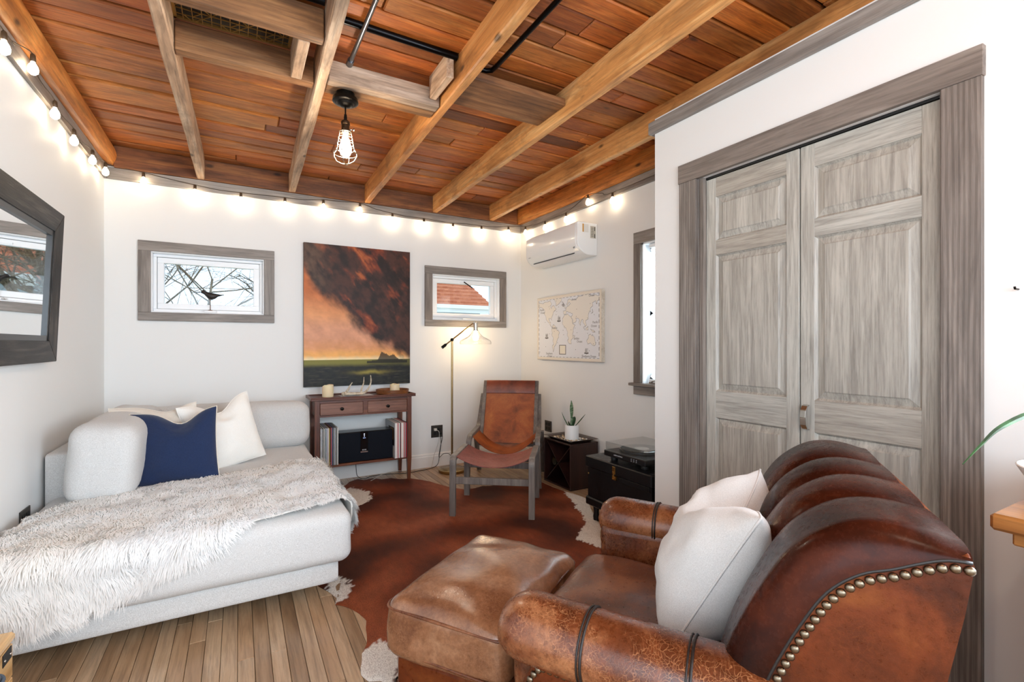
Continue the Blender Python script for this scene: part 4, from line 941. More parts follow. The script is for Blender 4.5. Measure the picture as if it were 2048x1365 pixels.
# things on the console
ZTOP = .774
def candle(x, y, z, r, h, label, notch):
    c = thing('pillar_candle', label, 'candle', (x, y, z)); n = 28; m = MB(); t = NT('candle_wax') if 'wax' not in M else None
    if t: t.set(col=lin('ecd9b4'), rough=.45, sss=.3); M['wax'] = t.m
    def rim(a): return h-(.028*max(0, math.cos(a-2.6))**3 if notch else .003*math.sin(3*a))
    vs = []
    for kk in range(n):
        a = 2*math.pi*kk/n; vs += [(x+r*.97*math.cos(a), y+r*.97*math.sin(a), z), (x+r*math.cos(a), y+r*math.sin(a), z+.004), (x+r*math.cos(a), y+r*math.sin(a), z+rim(a)-.003), (x+(r-.006)*math.cos(a), y+(r-.006)*math.sin(a), z+rim(a)), (x+(r-.014)*math.cos(a), y+(r-.014)*math.sin(a), z+h-.022)]
    fs = [(kk*5+q, (kk+1) % n*5+q, (kk+1) % n*5+q+1, kk*5+q+1) for kk in range(n) for q in range(4)]+[tuple(kk*5 for kk in range(n)), tuple(kk*5+4 for kk in range(n))]
    m.add(vs, fs); m.build('wax', M['wax'], c, smooth='auto'); MB().tube([(x, y, z+h-.023), (x+.002, y, z+h+.006)], .0012, 5).build('wick', M['black'], c)
o = tag(MB().lathe([(0, 0), (.052, 0), (.056, .003), (.054, .006), (0, .006)], (.664, CF+.09, ZTOP), 24).build('candle_coaster', M['drawer'], smooth='auto'), 'thin round brown coaster under the notched candle', 'coaster')
candle(.664, CF+.09, ZTOP+.006, .046, .104, 'cream pillar candle with a melted notch, left end of the console', True)
tr = thing('round_tray', 'round wooden tray with a rim at the right end of the console', 'tray', (1.238, CF+.155, ZTOP))
MB().lathe([(0, 0), (.138, 0), (.146, .006), (.150, .040), (.143, .041), (.139, .012), (0, .012)], (1.238, CF+.155, ZTOP), 48).build('tray_body', wood('acacia', 'X', [(.25, '4f2b14'), (.5, '7d4a24'), (.75, 'a06a38')], .4, None, .35, .1, coat=.2), tr, smooth='auto')
candle(1.252, CF+.13, ZTOP+.012, .043, .078, 'cream pillar candle standing in the round wooden tray', False)
mg = MB(); mg.M = Matrix.Translation((.905, CF+.085, ZTOP)) @ Matrix.Rotation(.08, 4, 'Z'); mg.box((-.135, -.09, 0), (.135, .09, .006), ch=.001)
mgo = thing('magazine', 'thin pale magazine lying under the antler on the console', 'magazine', (.905, CF+.085, ZTOP)); mg.build('pages', plain('magazine_paper', 'd5d9df', .4), mgo)
m2 = MB(); m2.M = mg.M; m2.box((-.10, -.07, .0059), (.02, .05, .0065)); m2.build('cover_photo', plain('cover_blue_grey', '8d99a8', .35), mgo)
an = MB(); zb = ZTOP+.0075
def horn(p, r, n=5): an.tube(bez(p, n), [r[0]+(r[1]-r[0])*k/(len(p)*n-n) for k in range(len(p)*n-n+1)], 9)
ax, ay = .79, CF+.05
horn([(ax, ay, zb+.020), (ax+.06, ay+.01, zb+.017), (ax+.13, ay+.03, zb+.013), (ax+.185, ay+.045, zb+.020), (ax+.222, ay+.05, zb+.062), (ax+.238, ay+.045, zb+.115), (ax+.232, ay+.035, zb+.172)], (.015, .004))
horn([(ax+.150, ay+.035, zb+.016), (ax+.160, ay+.06, zb+.050), (ax+.180, ay+.075, zb+.10), (ax+.183, ay+.072, zb+.155)], (.010, .003))
horn([(ax+.010, ay, zb+.022), (ax+.035, ay+.01, zb+.055), (ax+.050, ay+.012, zb+.085), (ax+.070, ay+.01, zb+.115)], (.012, .003))
horn([(ax+.03, ay, zb+.03), (ax+.02, ay-.015, zb+.045), (ax+.035, ay-.025, zb+.07)], (.008, .003)); an.ball((ax-.008, ay, zb+.019), .019, 10, 7, (.8, 1, 1))
tA = NT('antler_bone'); vA = tA.coords('obj', (1, 1, 1)); tA.col(tA.ramp(tA.noise(vA, 40, 5, .7), [(.35, '9a866c'), (.6, 'd9ccb6')])); tA.set(rough=.6); tA.bump(tA.noise(vA, 120, 4, .7), .4, .002)
tag(an.build('deer_antler', tA.m, smooth=True), 'pale deer antler with three tines lying on the magazine', 'antler')
# floor lamp ----------------------------------------------------------------
LX_, LY_ = 1.795, 4.33
lm = thing('floor_lamp', 'slim brass floor lamp with a tilted arm and clear glass shade', 'floor lamp', (LX_, LY_, 0)); M['lbrass'] = plain('antique_brass_lamp', 'a58a60', .25, metal=1.0)
MB().lathe([(0, 0), (.128, 0), (.130, .004), (.130, .026), (.122, .032), (.04, .036), (.014, .040), (0, .041)], (LX_, LY_, 0), 48).build('base', M['lbrass'], lm, smooth='auto')
MB().cyl((LX_, LY_, .04), (LX_, LY_, 1.275), .010, n=14).build('pole', M['lbrass'], lm, smooth='auto')
dA = Vector((.92, 0, .68)).normalized(); J = Vector((LX_, LY_, 1.272))
m = MB().ball(J, .017, 12, 8); m.tube([J+Vector((0, -.03, 0)), J+Vector((0, .028, 0))], .007, 10); m.build('joint', M['dark_metal'], lm, smooth='auto')
E_ = J+dA*.275
ar = MB().tube([J-dA*.07, E_], .0065, 10).build('arm', M['lbrass'], lm, smooth='auto')
MB().tube([J-dA*.070, J-dA*.085, J-dA*.128], [.007, .0145, .0145], 12).build('counterweight', M['dark_metal'], ar, smooth='auto')
sc_ = Vector((E_.x+.030, LY_, E_.z-.012))
m = MB().lathe([(0, .028), (.008, .028), (.020, .018), (.022, .0), (.022, -.052), (.026, -.055), (.026, -.062), (0, -.062)], sc_, 20); m.tube([E_-dA*.01, sc_+Vector((0, 0, .012))], .006, 8); m.build('socket', M['chrome'], lm, smooth='auto')
M['cglass'] = thin_glass('clear_lamp_glass', 1.0)
pr = [(.027, -.058), (.034, -.066), (.045, -.088), (.075, -.118), (.120, -.140), (.150, -.158), (.158, -.176), (.156, -.194)]
m = MB().lathe(pr+[(r-.0022, z-.0006) for r, z in reversed(pr)], sc_, 40); m.build('glass_shade', M['cglass'], lm, smooth=True)
M['lbulb'] = emission('lamp_bulb_glow', 'ffdcaa', 110)
MB().lathe([(.011, -.06), (.013, -.075), (.024, -.100), (.030, -.122), (.027, -.143), (.015, -.157), (0, -.161)], sc_, 18).build('bulb', M['lbulb'], lm, smooth=True)
# cords ----------------------------------------------------------------
def cord(pts, r, mat, label, plug=None, n=6):
    m = MB().tube(bez(pts, n), r, 6)
    if plug: m.box((plug[0]-.014, plug[1]-.026, plug[2]-.012), (plug[0]+.014, plug[1], plug[2]+.012), ch=.003)
    return tag(m.build('power_cord', mat, smooth='auto'), label, 'cord')
M['cord'] = plain('black_cord', '0c0c0d', .5); M['cordw'] = plain('clear_white_cord', 'cfcac2', .4)
yo = YB-.0098
cord([(1.766, yo-.02, .329), (1.772, yo-.03, .24), (1.755, yo-.03, .12), (1.735, yo-.035, .03), (1.66, yo-.06, .004), (1.50, yo-.10, .004), (1.39, yo-.12, .004), (1.22, 4.50, .010), (1.06, 4.46, .022), (.99, 4.44, .012), (.93, 4.435, .045), (.915, 4.43, .12), (.915, 4.43, SHZ-.026)], .0028, M['cord'], 'black cord from the back wall outlet to the speaker', (1.766, yo, .329))
cord([(1.766, yo-.02, .373), (1.785, yo-.035, .30), (1.765, yo-.03, .20), (1.745, yo-.045, .10), (1.80, yo-.03, .125), (1.86, yo-.03, .115), (1.90, yo-.03, .06), (1.88, yo-.06, .012), (1.93, yo-.11, .004), (1.99, yo-.20, .004), (1.93, LY_-.02, .005), (1.926, LY_, .006)], .0028, M['cord'], 'black cord looping from the outlet to the floor lamp base', (1.766, yo, .373))
cord([(1.718, yo-.02, .373), (1.745, yo-.045, .35), (1.745, yo-.03, .25), (1.70, yo-.025, .12), (1.65, yo-.06, .0045), (1.55, yo-.045, .0045), (1.39, yo-.035, .006), (1.26, 4.50, .03), (1.13, 4.455, .02), (1.08, 4.42, .006), (1.03, 4.37, .006)], .0024, M['cordw'], 'pale cord from the back wall outlet lying under the console', (1.718, yo, .373))
# ================================================================== SLING CHAIR AND FOOTSTOOL
M['greywood'] = wood('grey_ash_frame', 'Z', [(.25, '4d4642'), (.5, '6f6761'), (.75, '8e867f')], .4, None, .3, .1, 1.2, mode='obj')
def lsling(name, d, m_, l): 
    return leather(name, d, m_, l, .38, .15, .12, .15, .25)
M['sling'] = lsling('saddle_leather', '6a2c12', '9a4c20', 'b56a32')
M['sling_red'] = lsling('sheen_red_leather', '5e2420', '86403a', '9c5a54')  # red leather with the pinkish sheen of the sky put into its colour
def round_path(P, r, n=6):
    """polyline in (y,z) with rounded corners"""
    P = [Vector(p) for p in P]; out = [P[0]]
    for a, b, c in zip(P[:-2], P[1:-1], P[2:]):
        d1 = (a-b).normalized(); d2 = (c-b).normalized(); q = min(r, (a-b).length*.48, (c-b).length*.48)
        s, e = b+d1*q, b+d2*q
        for k in range(n+1): t = k/n; out.append((s*(1-t)+b*t)*(1-t)+(b*(1-t)+e*t)*t)
    out.append(P[-1]); return out
def strap(m, xs, P, w, th):
    """flat bar of width w (across x) and thickness th swept along a path (y,z); xs: x at each end"""
    n = len(P); vs = []; L = [0]
    for a, b in zip(P[:-1], P[1:]): L.append(L[-1]+(b-a).length)
    for i, p in enumerate(P):
        t = (P[min(i+1, n-1)]-P[max(i-1, 0)]).normalized(); nn = Vector((-t.y, t.x)); x = xs[0]+(xs[1]-xs[0])*L[i]/L[-1]
        for dx, dn in ((-w/2, -th/2), (w/2, -th/2), (w/2, th/2), (-w/2, th/2)): q = p+nn*dn; vs.append((x+dx, q.x, q.y))
    fs = [(i*4+k, i*4+(k+1) % 4, i*4+4+(k+1) % 4, i*4+4+k) for i in range(n-1) for k in range(4)]+[(0, 1, 2, 3), (n*4-4, n*4-3, n*4-2, n*4-1)]
    m.add(vs, fs); return m
SR = math.atan2(-.596, .803)
sc = thing('sling_chair', 'tan leather sling lounge chair with a grey wooden frame by the right corner', 'chair', (1.972, 3.629, 0), SR)
for s in (-1, 1):
    P = round_path([(0.0, 0), (0.0, .418), (.40, .452), (.575, .742)], .07)
    strap(MB(), (s*.312, s*.272), P, .044, .032).build('side_frame', M['greywood'], sc, local=True, bevel=.004, smooth=False)
    strap(MB(), (s*.312, s*.312), round_path([(.36, .428), (.56, .0)], .02), .040, .030).build('rear_leg', M['greywood'], sc, local=True, bevel=.004)
    strap(MB(), (s*.252, s*.252), [Vector((.33, .36)), Vector((.60, .868))], .034, .030).build('back_post', M['greywood'], sc, local=True, bevel=.003)
for nm, a, b in (('crossbar', (-.30, -.012, .17), (.30, .014, .215)), ('crossbar', (-.31, .50, .10), (.31, .525, .14)), ('crossbar', (-.31, .40, .27), (.31, .43, .31)), ('crossbar', (-.25, .585, .82), (.25, .605, .85))):
    MB().box(a, b, ch=.003).build(nm, M['greywood'], sc, local=True)
def sling_surface(m, hw, path, sag, edge=.0, n=20, th=.005):
    """leather between two rails: path(t)->(y,z) of the rails"""
    def f(sg):
        def g(u, t):
            y, z = path(t); x = (u*2-1)*hw; d = sag(t)*(1-abs(u*2-1)**2.2)
            return (x, y, z-d+sg*th/2)
        return g
    m.grid(f(1), n, n); m.grid(f(-1), n, n)
    # close the rim
    for ui in (0, 1):
        for k in range(n-1):
            t0, t1 = k/(n-1), (k+1)/(n-1); m.add([f(1)(ui, t0), f(1)(ui, t1), f(-1)(ui, t1), f(-1)(ui, t0)], [(0, 1, 2, 3)])
    for ti in (0, 1):
        for k in range(n-1):
            t0, t1 = k/(n-1), (k+1)/(n-1); m.add([f(1)(t0, ti), f(1)(t1, ti), f(-1)(t1, ti), f(-1)(t0, ti)], [(0, 1, 2, 3)])
    return m
sling_surface(MB(), .292, lambda t: (.06+.37*t, .438+.020*t), lambda t: .165-.005*t).build('seat_sling', M['sling'], sc, local=True, smooth='auto')
def back_f(off):
    def f(u, t):
        z = .315+.553*t; y = .325+(.60-.325)*t+.018*math.sin(math.pi*t); x = (u*2-1)*.236
        y += -.012+.014*(1-(u*2-1)**2)*(1-t*.6)
        nrm = Vector((0, -.885, .46)); q = Vector((x, y, z))+nrm*off; return q
    return f
def shell(f, tk, n=18, nt=24):
    m = MB(); a, b = f(tk), f(0)
    m.grid(a, n, nt); m.grid(b, n, nt)
    for ui in (0, 1):
        for k in range(nt-1): t0, t1 = k/(nt-1), (k+1)/(nt-1); m.add([a(ui, t0), a(ui, t1), b(ui, t1), b(ui, t0)], [(0, 1, 2, 3)])
    for ti in (0, 1):
        for k in range(n-1): t0, t1 = k/(n-1), (k+1)/(n-1); m.add([a(t0, ti), a(t1, ti), b(t1, ti), b(t0, ti)], [(0, 1, 2, 3)])
    return m
shell(back_f, .006).build('back_sling', M['sling'], sc, local=True, smooth='auto')
def head_f(off):
    g = back_f(0)
    def f(u, t):
        q = g(u, .785+.215*t); b = math.sqrt(max(0, math.sin(math.pi*min(1, t*.92+.04))))
        return q+Vector((0, -.885, .46))*(.006+off*(.35+.65*b))
    return f
shell(head_f, .022).build('headrest_pad', lsling('dark_saddle_leather', '4a1e14', '7c3824', '93502f'), sc, local=True, smooth='auto')
# footstool in front of it
fs_ = thing('sling_footstool', 'low footstool with a reddish leather sling and grey wooden frame', 'footstool', (1.563, 3.036, 0), SR)
for s in (-1, 1):
    P = round_path([(-.012, 0), (.0, .412), (.46, .412), (.472, 0)], .045)
    strap(MB(), (s*.283, s*.283), P, .044, .034).build('side_frame', M['greywood'], fs_, local=True, bevel=.004)
for y in (-.006, .464): MB().box((-.262, y-.012, .232), (.262, y+.014, .280), ch=.003).build('stretcher', M['greywood'], fs_, local=True)
sling_surface(MB(), .270, lambda t: (.02+.42*t, .422), lambda t: .075).build('leather_sling', M['sling_red'], fs_, local=True, smooth='auto')
# ================================================================== WINE CUBE, PLANT
QX, QY0, QY1, QZ = 2.405, 3.245, 3.645, .388
M['espresso'] = wood('espresso_box', 'Z', [(.25, '190c0a'), (.5, '2c1613'), (.75, '3d211c')], .4, None, .3, .1)
cb = thing('wine_cube', 'dark brown open wine cube with crossed dividers in the right corner', 'storage cube', (QX+.16, (QY0+QY1)/2, 0)); X2 = 2.700; t_ = .014
MB().box((QX, QY0, QZ-t_), (X2, QY1, QZ), ch=.002).build('top_panel', M['espresso'], cb); MB().box((QX, QY0, 0.0), (X2, QY1, t_), ch=.002).build('bottom_panel', M['espresso'], cb)
for y in (QY0, QY1-t_): MB().box((QX, y, t_), (X2, y+t_, QZ-t_), ch=.002).build('side_panel', M['espresso'], cb)
box('back_panel', (X2-t_, QY0+t_, t_), (X2, QY1-t_, QZ-t_), M['espresso'], cb)
for s in (-1, 1):
    a, b = (QY0+t_+.004, QY1-t_-.004) if s > 0 else (QY1-t_-.004, QY0+t_+.004)
    MB().bar((QX+.15, a, t_+.004), (QX+.15, b, QZ-t_-.004), .27, .008, up=(0, -1 if s > 0 else 1, 1)).build('divider', M['espresso'], cb)
wb = thing('wine_bottle', 'dark wine bottle with a pale label lying in the wine cube', 'bottle', (QX+.05, 3.50, .20))
bx = Matrix.Translation((QX+.03, 3.525, .192)) @ Matrix.Rotation(math.pi/2, 4, 'Y')
m = MB(); m.M = bx; m.lathe([(0, .0), (.034, 0), (.036, .004), (.036, .13), (.030, .155), (.014, .175), (.013, .225), (0, .225)], (0, 0, 0), 20); m.build('glass_body', plain('dark_green_glass', '0b120c', .1), wb, smooth='auto')
m = MB(); m.M = bx; m.lathe([(.0365, .02), (.0365, .09)], (0, 0, 0), 20); m.build('paper_label', plain('bottle_label', 'c9c4b4', .6), wb, smooth=True)
# pebble tray with pot
ty0, ty1, tx0, tx1 = 3.262, 3.632, 2.425, 2.675
tray = thing('pebble_tray', 'flared square dark tray under the potted plant on the wine cube', 'tray', (2.55, 3.447, QZ)); m = MB(); cx, cy = 2.55, 3.447
def rect(hx, hy, z): return [(cx+a*hx, cy+b*hy, z) for a, b in ((-1, -1), (1, -1), (1, 1), (-1, 1))]
R_ = [rect(.105, .150, QZ), rect(.128, .178, QZ+.018), rect(.150, .205, QZ+.024), rect(.150, .205, QZ+.027), rect(.124, .174, QZ+.021), rect(.102, .147, QZ+.005)]
m.add([p for r in R_ for p in r], [(i*4+k, i*4+(k+1) % 4, i*4+4+(k+1) % 4, i*4+4+k) for i in range(5) for k in range(4)]+[(0, 3, 2, 1), (20, 21, 22, 23)])
m.build('tray_body', plain('dark_ceramic', '3a2a22', .3), tray, bevel=.001)
PTX, PTY, PTZ = 2.545, 3.415, QZ+.006
pl = thing('potted_snake_plant', 'small snake plant in a white cylindrical pot on the pebble tray', 'plant', (PTX, PTY, PTZ))
MB().lathe([(0, 0), (.058, 0), (.061, .003), (.062, .125), (.060, .128), (.057, .125), (.056, .108), (0, .108)], (PTX, PTY, PTZ), 36).build('pot', plain('white_ceramic', 'eceeee', .35), pl, smooth='auto')
MB().lathe([(0, .109), (.0555, .109)], (PTX, PTY, PTZ), 24).build('soil', plain('soil', '241a12', .95), pl)
tS = NT('snake_leaf'); vS = tS.coords('obj', (20, 20, 130)); nS = tS.noise(vS, 1, 3, .5, 1.0); tS.col(tS.ramp(nS, [(.42, '1f3d20'), (.52, '4f7048'), (.60, '9aad92')])); tS.set(rough=.4); M['sleaf'] = tS.m
tS = NT('plain_leaf'); tS.col(tS.ramp(tS.noise(tS.coords('obj', (20, 20, 60)), 1, 3, .5), [(.4, '16301a'), (.65, '2f5a30')])); tS.set(rough=.38); M['gleaf'] = tS.m
def blade(path, wid, across, cup=.25, mat=None, parent=None, nm='leaf', tk=.0025):
    """leaf along path with half widths; across: width direction"""
    m = MB(); ac = Vector(across).normalized(); P = [Vector(p) for p in path]; n = len(P); vs = []
    for i, p in enumerate(P):
        t = (P[min(i+1, n-1)]-P[max(i-1, 0)]).normalized(); a = (ac-t*ac.dot(t)).normalized(); nn = t.cross(a); w = wid[i]
        vs += [p-a*w+nn*w*cup, p+nn*tk/2, p+a*w+nn*w*cup, p-nn*tk/2]
    fs = [(i*4+k, i*4+(k+1) % 4, i*4+4+(k+1) % 4, i*4+4+k) for i in range(n-1) for k in range(4)]+[(0, 1, 2, 3), (n*4-4, n*4-3, n*4-2, n*4-1)]
    m.add(vs, fs); return m.build(nm, mat, parent, smooth='auto')
lf = PTZ+.106; rtv = Vector((.869, -.494, 0))
def leafpath(o, tip, bow, n=10):
    o = Vector(o); tip = Vector(tip); return [o.lerp(tip, k/n)+Vector(bow)*math.sin(math.pi*k/n) for k in range(n+1)]
B0 = Vector((PTX, PTY, lf))
W_ = lambda w, n=10: [w*(.45+.55*math.sin(math.pi*min(1, .15+.75*k/n)))*(1-(k/n)**5) + .0006 for k in range(n+1)]
blade(leafpath(B0-rtv*.006, B0-rtv*.004+Vector((0, 0, .235)), rtv*.004), [.005, .006, .007, .008, .010, .013, .0155, .016, .014, .008, .002], rtv, .3, M['sleaf'], pl)
blade(leafpath(B0-rtv*.020, B0-rtv*.088+Vector((0, 0, .130)), -rtv*.004), [.004, .0055, .006, .006, .0058, .0055, .005, .0045, .0035, .0025, .0008], rtv+Vector((0, 1, 0)), .8, M['gleaf'], pl)
blade(leafpath(B0+rtv*.022, B0+rtv*.118+Vector((0, 0, .112)), Vector((0, 0, -.006))), [.004, .006, .007, .008, .009, .0095, .009, .008, .006, .004, .001], rtv+Vector((0, 1, 0)), .6, M['gleaf'], pl)
blade(leafpath(B0+rtv*.004, B0+rtv*.028+Vector((0, 0, .092)), -rtv*.006), [.010, .013, .016, .019, .021, .022, .022, .021, .018, .013, .004], rtv, .5, M['gleaf'], pl)
blade(leafpath(B0-rtv*.01, B0-rtv*.03+Vector((0, 0, .055)), -rtv*.002), W_(.007), rtv, .5, M['gleaf'], pl)
rp = random.Random(4); pc = ['e2dace', 'c9bba6', 'b59a78', 'efe9df', '8c7a68', '4a4038', 'd8b98e']; pm = [plain('pebble_'+c, c, .5) for c in pc]; pb = None; cnt = 0
pmesh = []
for kk in range(7):
    m = MB().ball((0, 0, 0), 1, 8, 5, (1, .75, .55)); o = m.build('pebble', pm[kk], smooth=True); pmesh.append(o)
spots = []
while len(spots) < 52:
    x, y = cx+rp.uniform(-.095, .095), cy+rp.uniform(-.145, .145)
    if math.hypot(x-PTX, y-PTY) < .072: continue
    r = rp.uniform(.008, .014)
    if any(math.hypot(x-a, y-b) < (r+c)*.82 for a, b, c in spots): 
        cnt += 1
        if cnt > 4000: break
        continue
    spots.append((x, y, r))
for k, (x, y, r) in enumerate(spots):
    o = pmesh[k] if k < 7 else pmesh[k % 7].copy()
    if k >= 7: COL.objects.link(o)
    o.location = (x, y, QZ+.005+r*.55); o.scale = (r, r, r); o.rotation_euler = (0, 0, rp.uniform(0, 6.28)); tag(o, 'small smooth pebble lying in the dark tray around the white pot', 'pebble', 'pebbles in the plant tray')
# ================================================================== TRUNK AND TURNTABLE
TX0, TX1, TY0, TY1, TZ = 2.12, 2.66, 2.066, 2.688, .448
tn = NT('black_painted_trunk'); vT = tn.coords('obj', (1, 1, 1)); nT = tn.noise(vT, 26, 5, .75, .5); tn.col(tn.ramp(nT, [(.30, '020203'), (.62, '07080c'), (.82, '1c1f26')])); tn.set(coat=.1, coatr=.3, spec=.35)
tn.link(tn.maprange(nT, .3, .7, .28, .6), tn.b.inputs['Roughness']); tn.bump(nT, .15, .003); M['trunk'] = tn.m
tk = thing('trunk', 'old black painted trunk on feet with a brass hasp, against the right wall', 'trunk', (2.39, 2.377, 0)); e = .012
MB().box((TX0+e, TY0+e, .166), (TX1-e, TY1-e, .372), ch=.004).build('body', M['trunk'], tk)
MB().box((TX0, TY0, .372), (TX1, TY1, TZ), ch=.006).build('lid', M['trunk'], tk)
MB().box((TX0, TY0, .108), (TX1, TY1, .166), ch=.008).build('base_moulding', M['trunk'], tk)
for x in (TX0+.05, TX1-.05):
    for y in (TY0+.06, TY1-.06): MB().lathe([(0, 0), (.020, 0), (.022, .03), (.017, .06), (.024, .108), (0, .108)], (x, y, 0), 14).build('foot', M['trunk'], tk, smooth='auto')
hy = on_x(1228, 935, TX0).y; hp = MB().box((TX0-.005, hy-.014, .382), (TX0+.0005, hy+.014, .432), ch=.002); hp.box((TX0-.009, hy-.007, .372), (TX0-.004, hy+.007, .40), ch=.002); hs = hp.build('hasp', M['brass'], tk)
m = MB().box((TX0-.003, hy-.017, .345), (TX0+e+.0005, hy+.017, .371), ch=.002); m.tube([(TX0-.006, hy+.010*math.cos(a), .360+.008*math.sin(a)) for a in [k*math.pi/4 for k in range(8)]], .0022, 6, True); m.build('hasp_loop', M['brass'], hs)
MB().box((TX0-.003, TY0+.015, .345), (TX0+e, hy-.06, .374), ch=.001).build('front_strip', M['trunk'], tk)
for y, z in ((TY1-.022, .325), (TY0+.03, .215)): MB().ball((TX0+e, y, z), .006, 10, 6, (.5, 1, 1)).build('brass_stud', M['brass'], tk, smooth=True)
tt = thing('turntable', 'black record player with a clear dust cover on the black trunk', 'turntable', (2.33, 2.337, TZ)); bx0, bx1, by0, by1 = 2.150, 2.510, 2.145, 2.525; pz = TZ+.030
for x in (bx0+.05, bx1-.05):
    for y in (by0+.05, by1-.05): MB().lathe([(0, 0), (.022, 0), (.024, .006), (.024, .022), (.019, .030), (0, .030)], (x, y, TZ), 16).build('foot', M['black'], tt, smooth='auto')
M['ttb'] = plain('satin_black_plinth', '0c0d0f', .35)
MB().box((bx0, by0, pz), (bx1, by1, pz+.038), ch=.004).build('plinth', M['ttb'], tt)
MB().lathe([(0, 0), (.142, 0), (.145, .006), (.145, .014), (0, .014)], (2.335, 2.36, pz+.038), 48).build('platter', plain('platter_alloy', '9a9da2', .3, metal=1.0), tt, smooth='auto')
rc = MB().lathe([(0, .0145), (.138, .0145), (.138, .0175), (0, .0175)], (2.335, 2.36, pz+.038), 48).build('record', plain('vinyl_black', '08080a', .25), tt, smooth='auto')
MB().lathe([(0, .0176), (.048, .0176), (.048, .0182), (0, .0182)], (2.335, 2.36, pz+.038), 32).build('record_label', plain('pale_label', 'd6d3cc', .5), rc)
ta = MB().tube(bez([(2.455, 2.19, pz+.066), (2.36, 2.195, pz+.066), (2.27, 2.215, pz+.063), (2.235, 2.255, pz+.060)], 6), .0045, 8); ta.lathe([(0, 0), (.026, 0), (.026, .016), (.013, .018), (.013, .034), (0, .034)], (2.455, 2.19, pz+.038), 18); ta.box((2.222, 2.245, pz+.054), (2.244, 2.265, pz+.064)); ta.build('tonearm', plain('tonearm_silver', 'c8ccd0', .25, metal=1.0), tt, smooth='auto')
fx = bx0-.0006; txm = Matrix(((0, 0, -1, 0), (-1, 0, 0, 0), (0, 1, 0, 0), (0, 0, 0, 1)))
text('lettering', 'audio-technica', .014, Matrix.Translation((fx, 2.385, pz+.021)) @ txm, plain('print_light', 'b8bcc2', .5), tt)
for k in range(3):
    for q in range(2): MB().cyl((bx0-.003, 2.262-.022*k, pz+.025-.011*q), (bx0+.001, 2.262-.022*k, pz+.025-.011*q), .0035, n=10).build('button', plain('button_grey', '8f9398', .4), tt)
M['acryl'] = thin_glass('clear_acrylic', 1.3, 'f4f6f6')
m = MB(); d0, d1 = pz+.040, pz+.094; w_ = .003
for a, b in (((bx0+.012, by0+.004, d1-w_), (bx1-.004, by1-.004, d1)), ((bx0+.012, by0+.004, d0), (bx0+.012+w_, by1-.004, d1-w_)), ((bx1-.004-w_, by0+.004, d0), (bx1-.004, by1-.004, d1-w_)), ((bx0+.015, by0+.004, d0), (bx1-.007, by0+.004+w_, d1-w_)), ((bx0+.015, by1-.004-w_, d0), (bx1-.007, by1-.004, d1-w_))): m.box(a, b)
m.build('dust_cover', M['acryl'], tt)
# ================================================================== COWHIDE RUG
Pv = [on_z(px, py, 0).xy for px, py in ((698, 965), (715, 959), (728, 961), (745, 957), (765, 960), (785, 957), (800, 959), (823, 958), (846, 961), (875, 968), (902, 976), (930, 980), (950, 978), (965, 973), (985, 972), (1000, 968), (1030, 966), (1060, 964), (1085, 966), (1105, 975), (1128, 983), (1150, 990), (1168, 996), (1180, 1012), (1193, 1040), (1203, 1052), (1201, 1084))]
Pv += [Vector(p) for p in ((1.90, 2.05), (1.72, 1.85), (1.62, 1.62), (1.45, 1.42), (1.15, 1.30), (.85, 1.22), (.62, 1.20))]
Pv += [on_z(px, py, 0).xy for px, py in ((760, 1364), (738, 1364), (726, 1352), (722, 1339), (723, 1309), (734, 1290), (736, 1268), (732, 1244), (718, 1229), (701, 1220), (685, 1212), (672, 1210), (677, 1190), (671, 1174), (681, 1160))]
Pv += [Vector(p) for p in ((.42, 2.42), (.33, 2.7), (.30, 3.1), (.36, 3.5), (.50, 3.8), (.66, 4.05), (.76, 4.25))]
dense = []
for a, b in zip(Pv, Pv[1:]+Pv[:1]):
    k = max(1, int((b-a).length/.02))
    for i in range(k):
        q = a.lerp(b, i/k); w = Vector((mnoise.noise(Vector((q.x*9, q.y*9, 3))), mnoise.noise(Vector((q.x*9, q.y*9, 8)))))*.012; dense.append(q+w)
E0 = np.array([p[:] for p in dense]); E1 = np.roll(E0, -1, 0)
WP = [[on_z(px, py, 0)[:2] for px, py in poly] for poly in ([(700, 976), (712, 980), (735, 984), (744, 998), (728, 1010), (706, 1016), (680, 1030), (670, 1000)], [(1118, 972), (1140, 1000), (1163, 1028), (1173, 1045), (1160, 1065), (1152, 1080), (1200, 1098), (1225, 1060), (1200, 1000), (1172, 975)], [(665, 1150), (697, 1163), (702, 1182), (693, 1196), (680, 1206), (655, 1222), (655, 1170)], [(700, 1320), (730, 1302), (746, 1288), (775, 1286), (800, 1300), (790, 1390), (720, 1390), (700, 1350)])]
hs_ = .0125; xs = np.arange(E0[:, 0].min()-.02, E0[:, 0].max()+.03, hs_); ys = np.arange(E0[:, 1].min()-.02, E0[:, 1].max()+.03, hs_)
def inpoly(X, Y, poly):
    ins = np.zeros(X.shape, bool); n = len(poly)
    for k in range(n):
        x1, y1_ = poly[k]; x2, y2_ = poly[(k+1) % n]
        if abs(y2_-y1_) < 1e-12: continue
        ins ^= ((y1_ > Y) != (y2_ > Y)) & (X < (x2-x1)*(Y-y1_)/(y2_-y1_)+x1)
    return ins
Xg, Yg = np.meshgrid(xs, ys, indexing='ij'); cen = inpoly(Xg[:-1, :-1]+hs_/2, Yg[:-1, :-1]+hs_/2, E0.tolist())
cntv = np.zeros(Xg.shape, int)
for a in (0, 1):
    for b in (0, 1): cntv[a:a+cen.shape[0], b:b+cen.shape[1]] += cen
vid = -np.ones(Xg.shape, int); used = np.argwhere(cntv > 0); vs = []; cl = []; dk_, br_, rd_, wh_ = L3('4a2010'), L3('7c381b'), L3('985030'), L3('f2ede4')
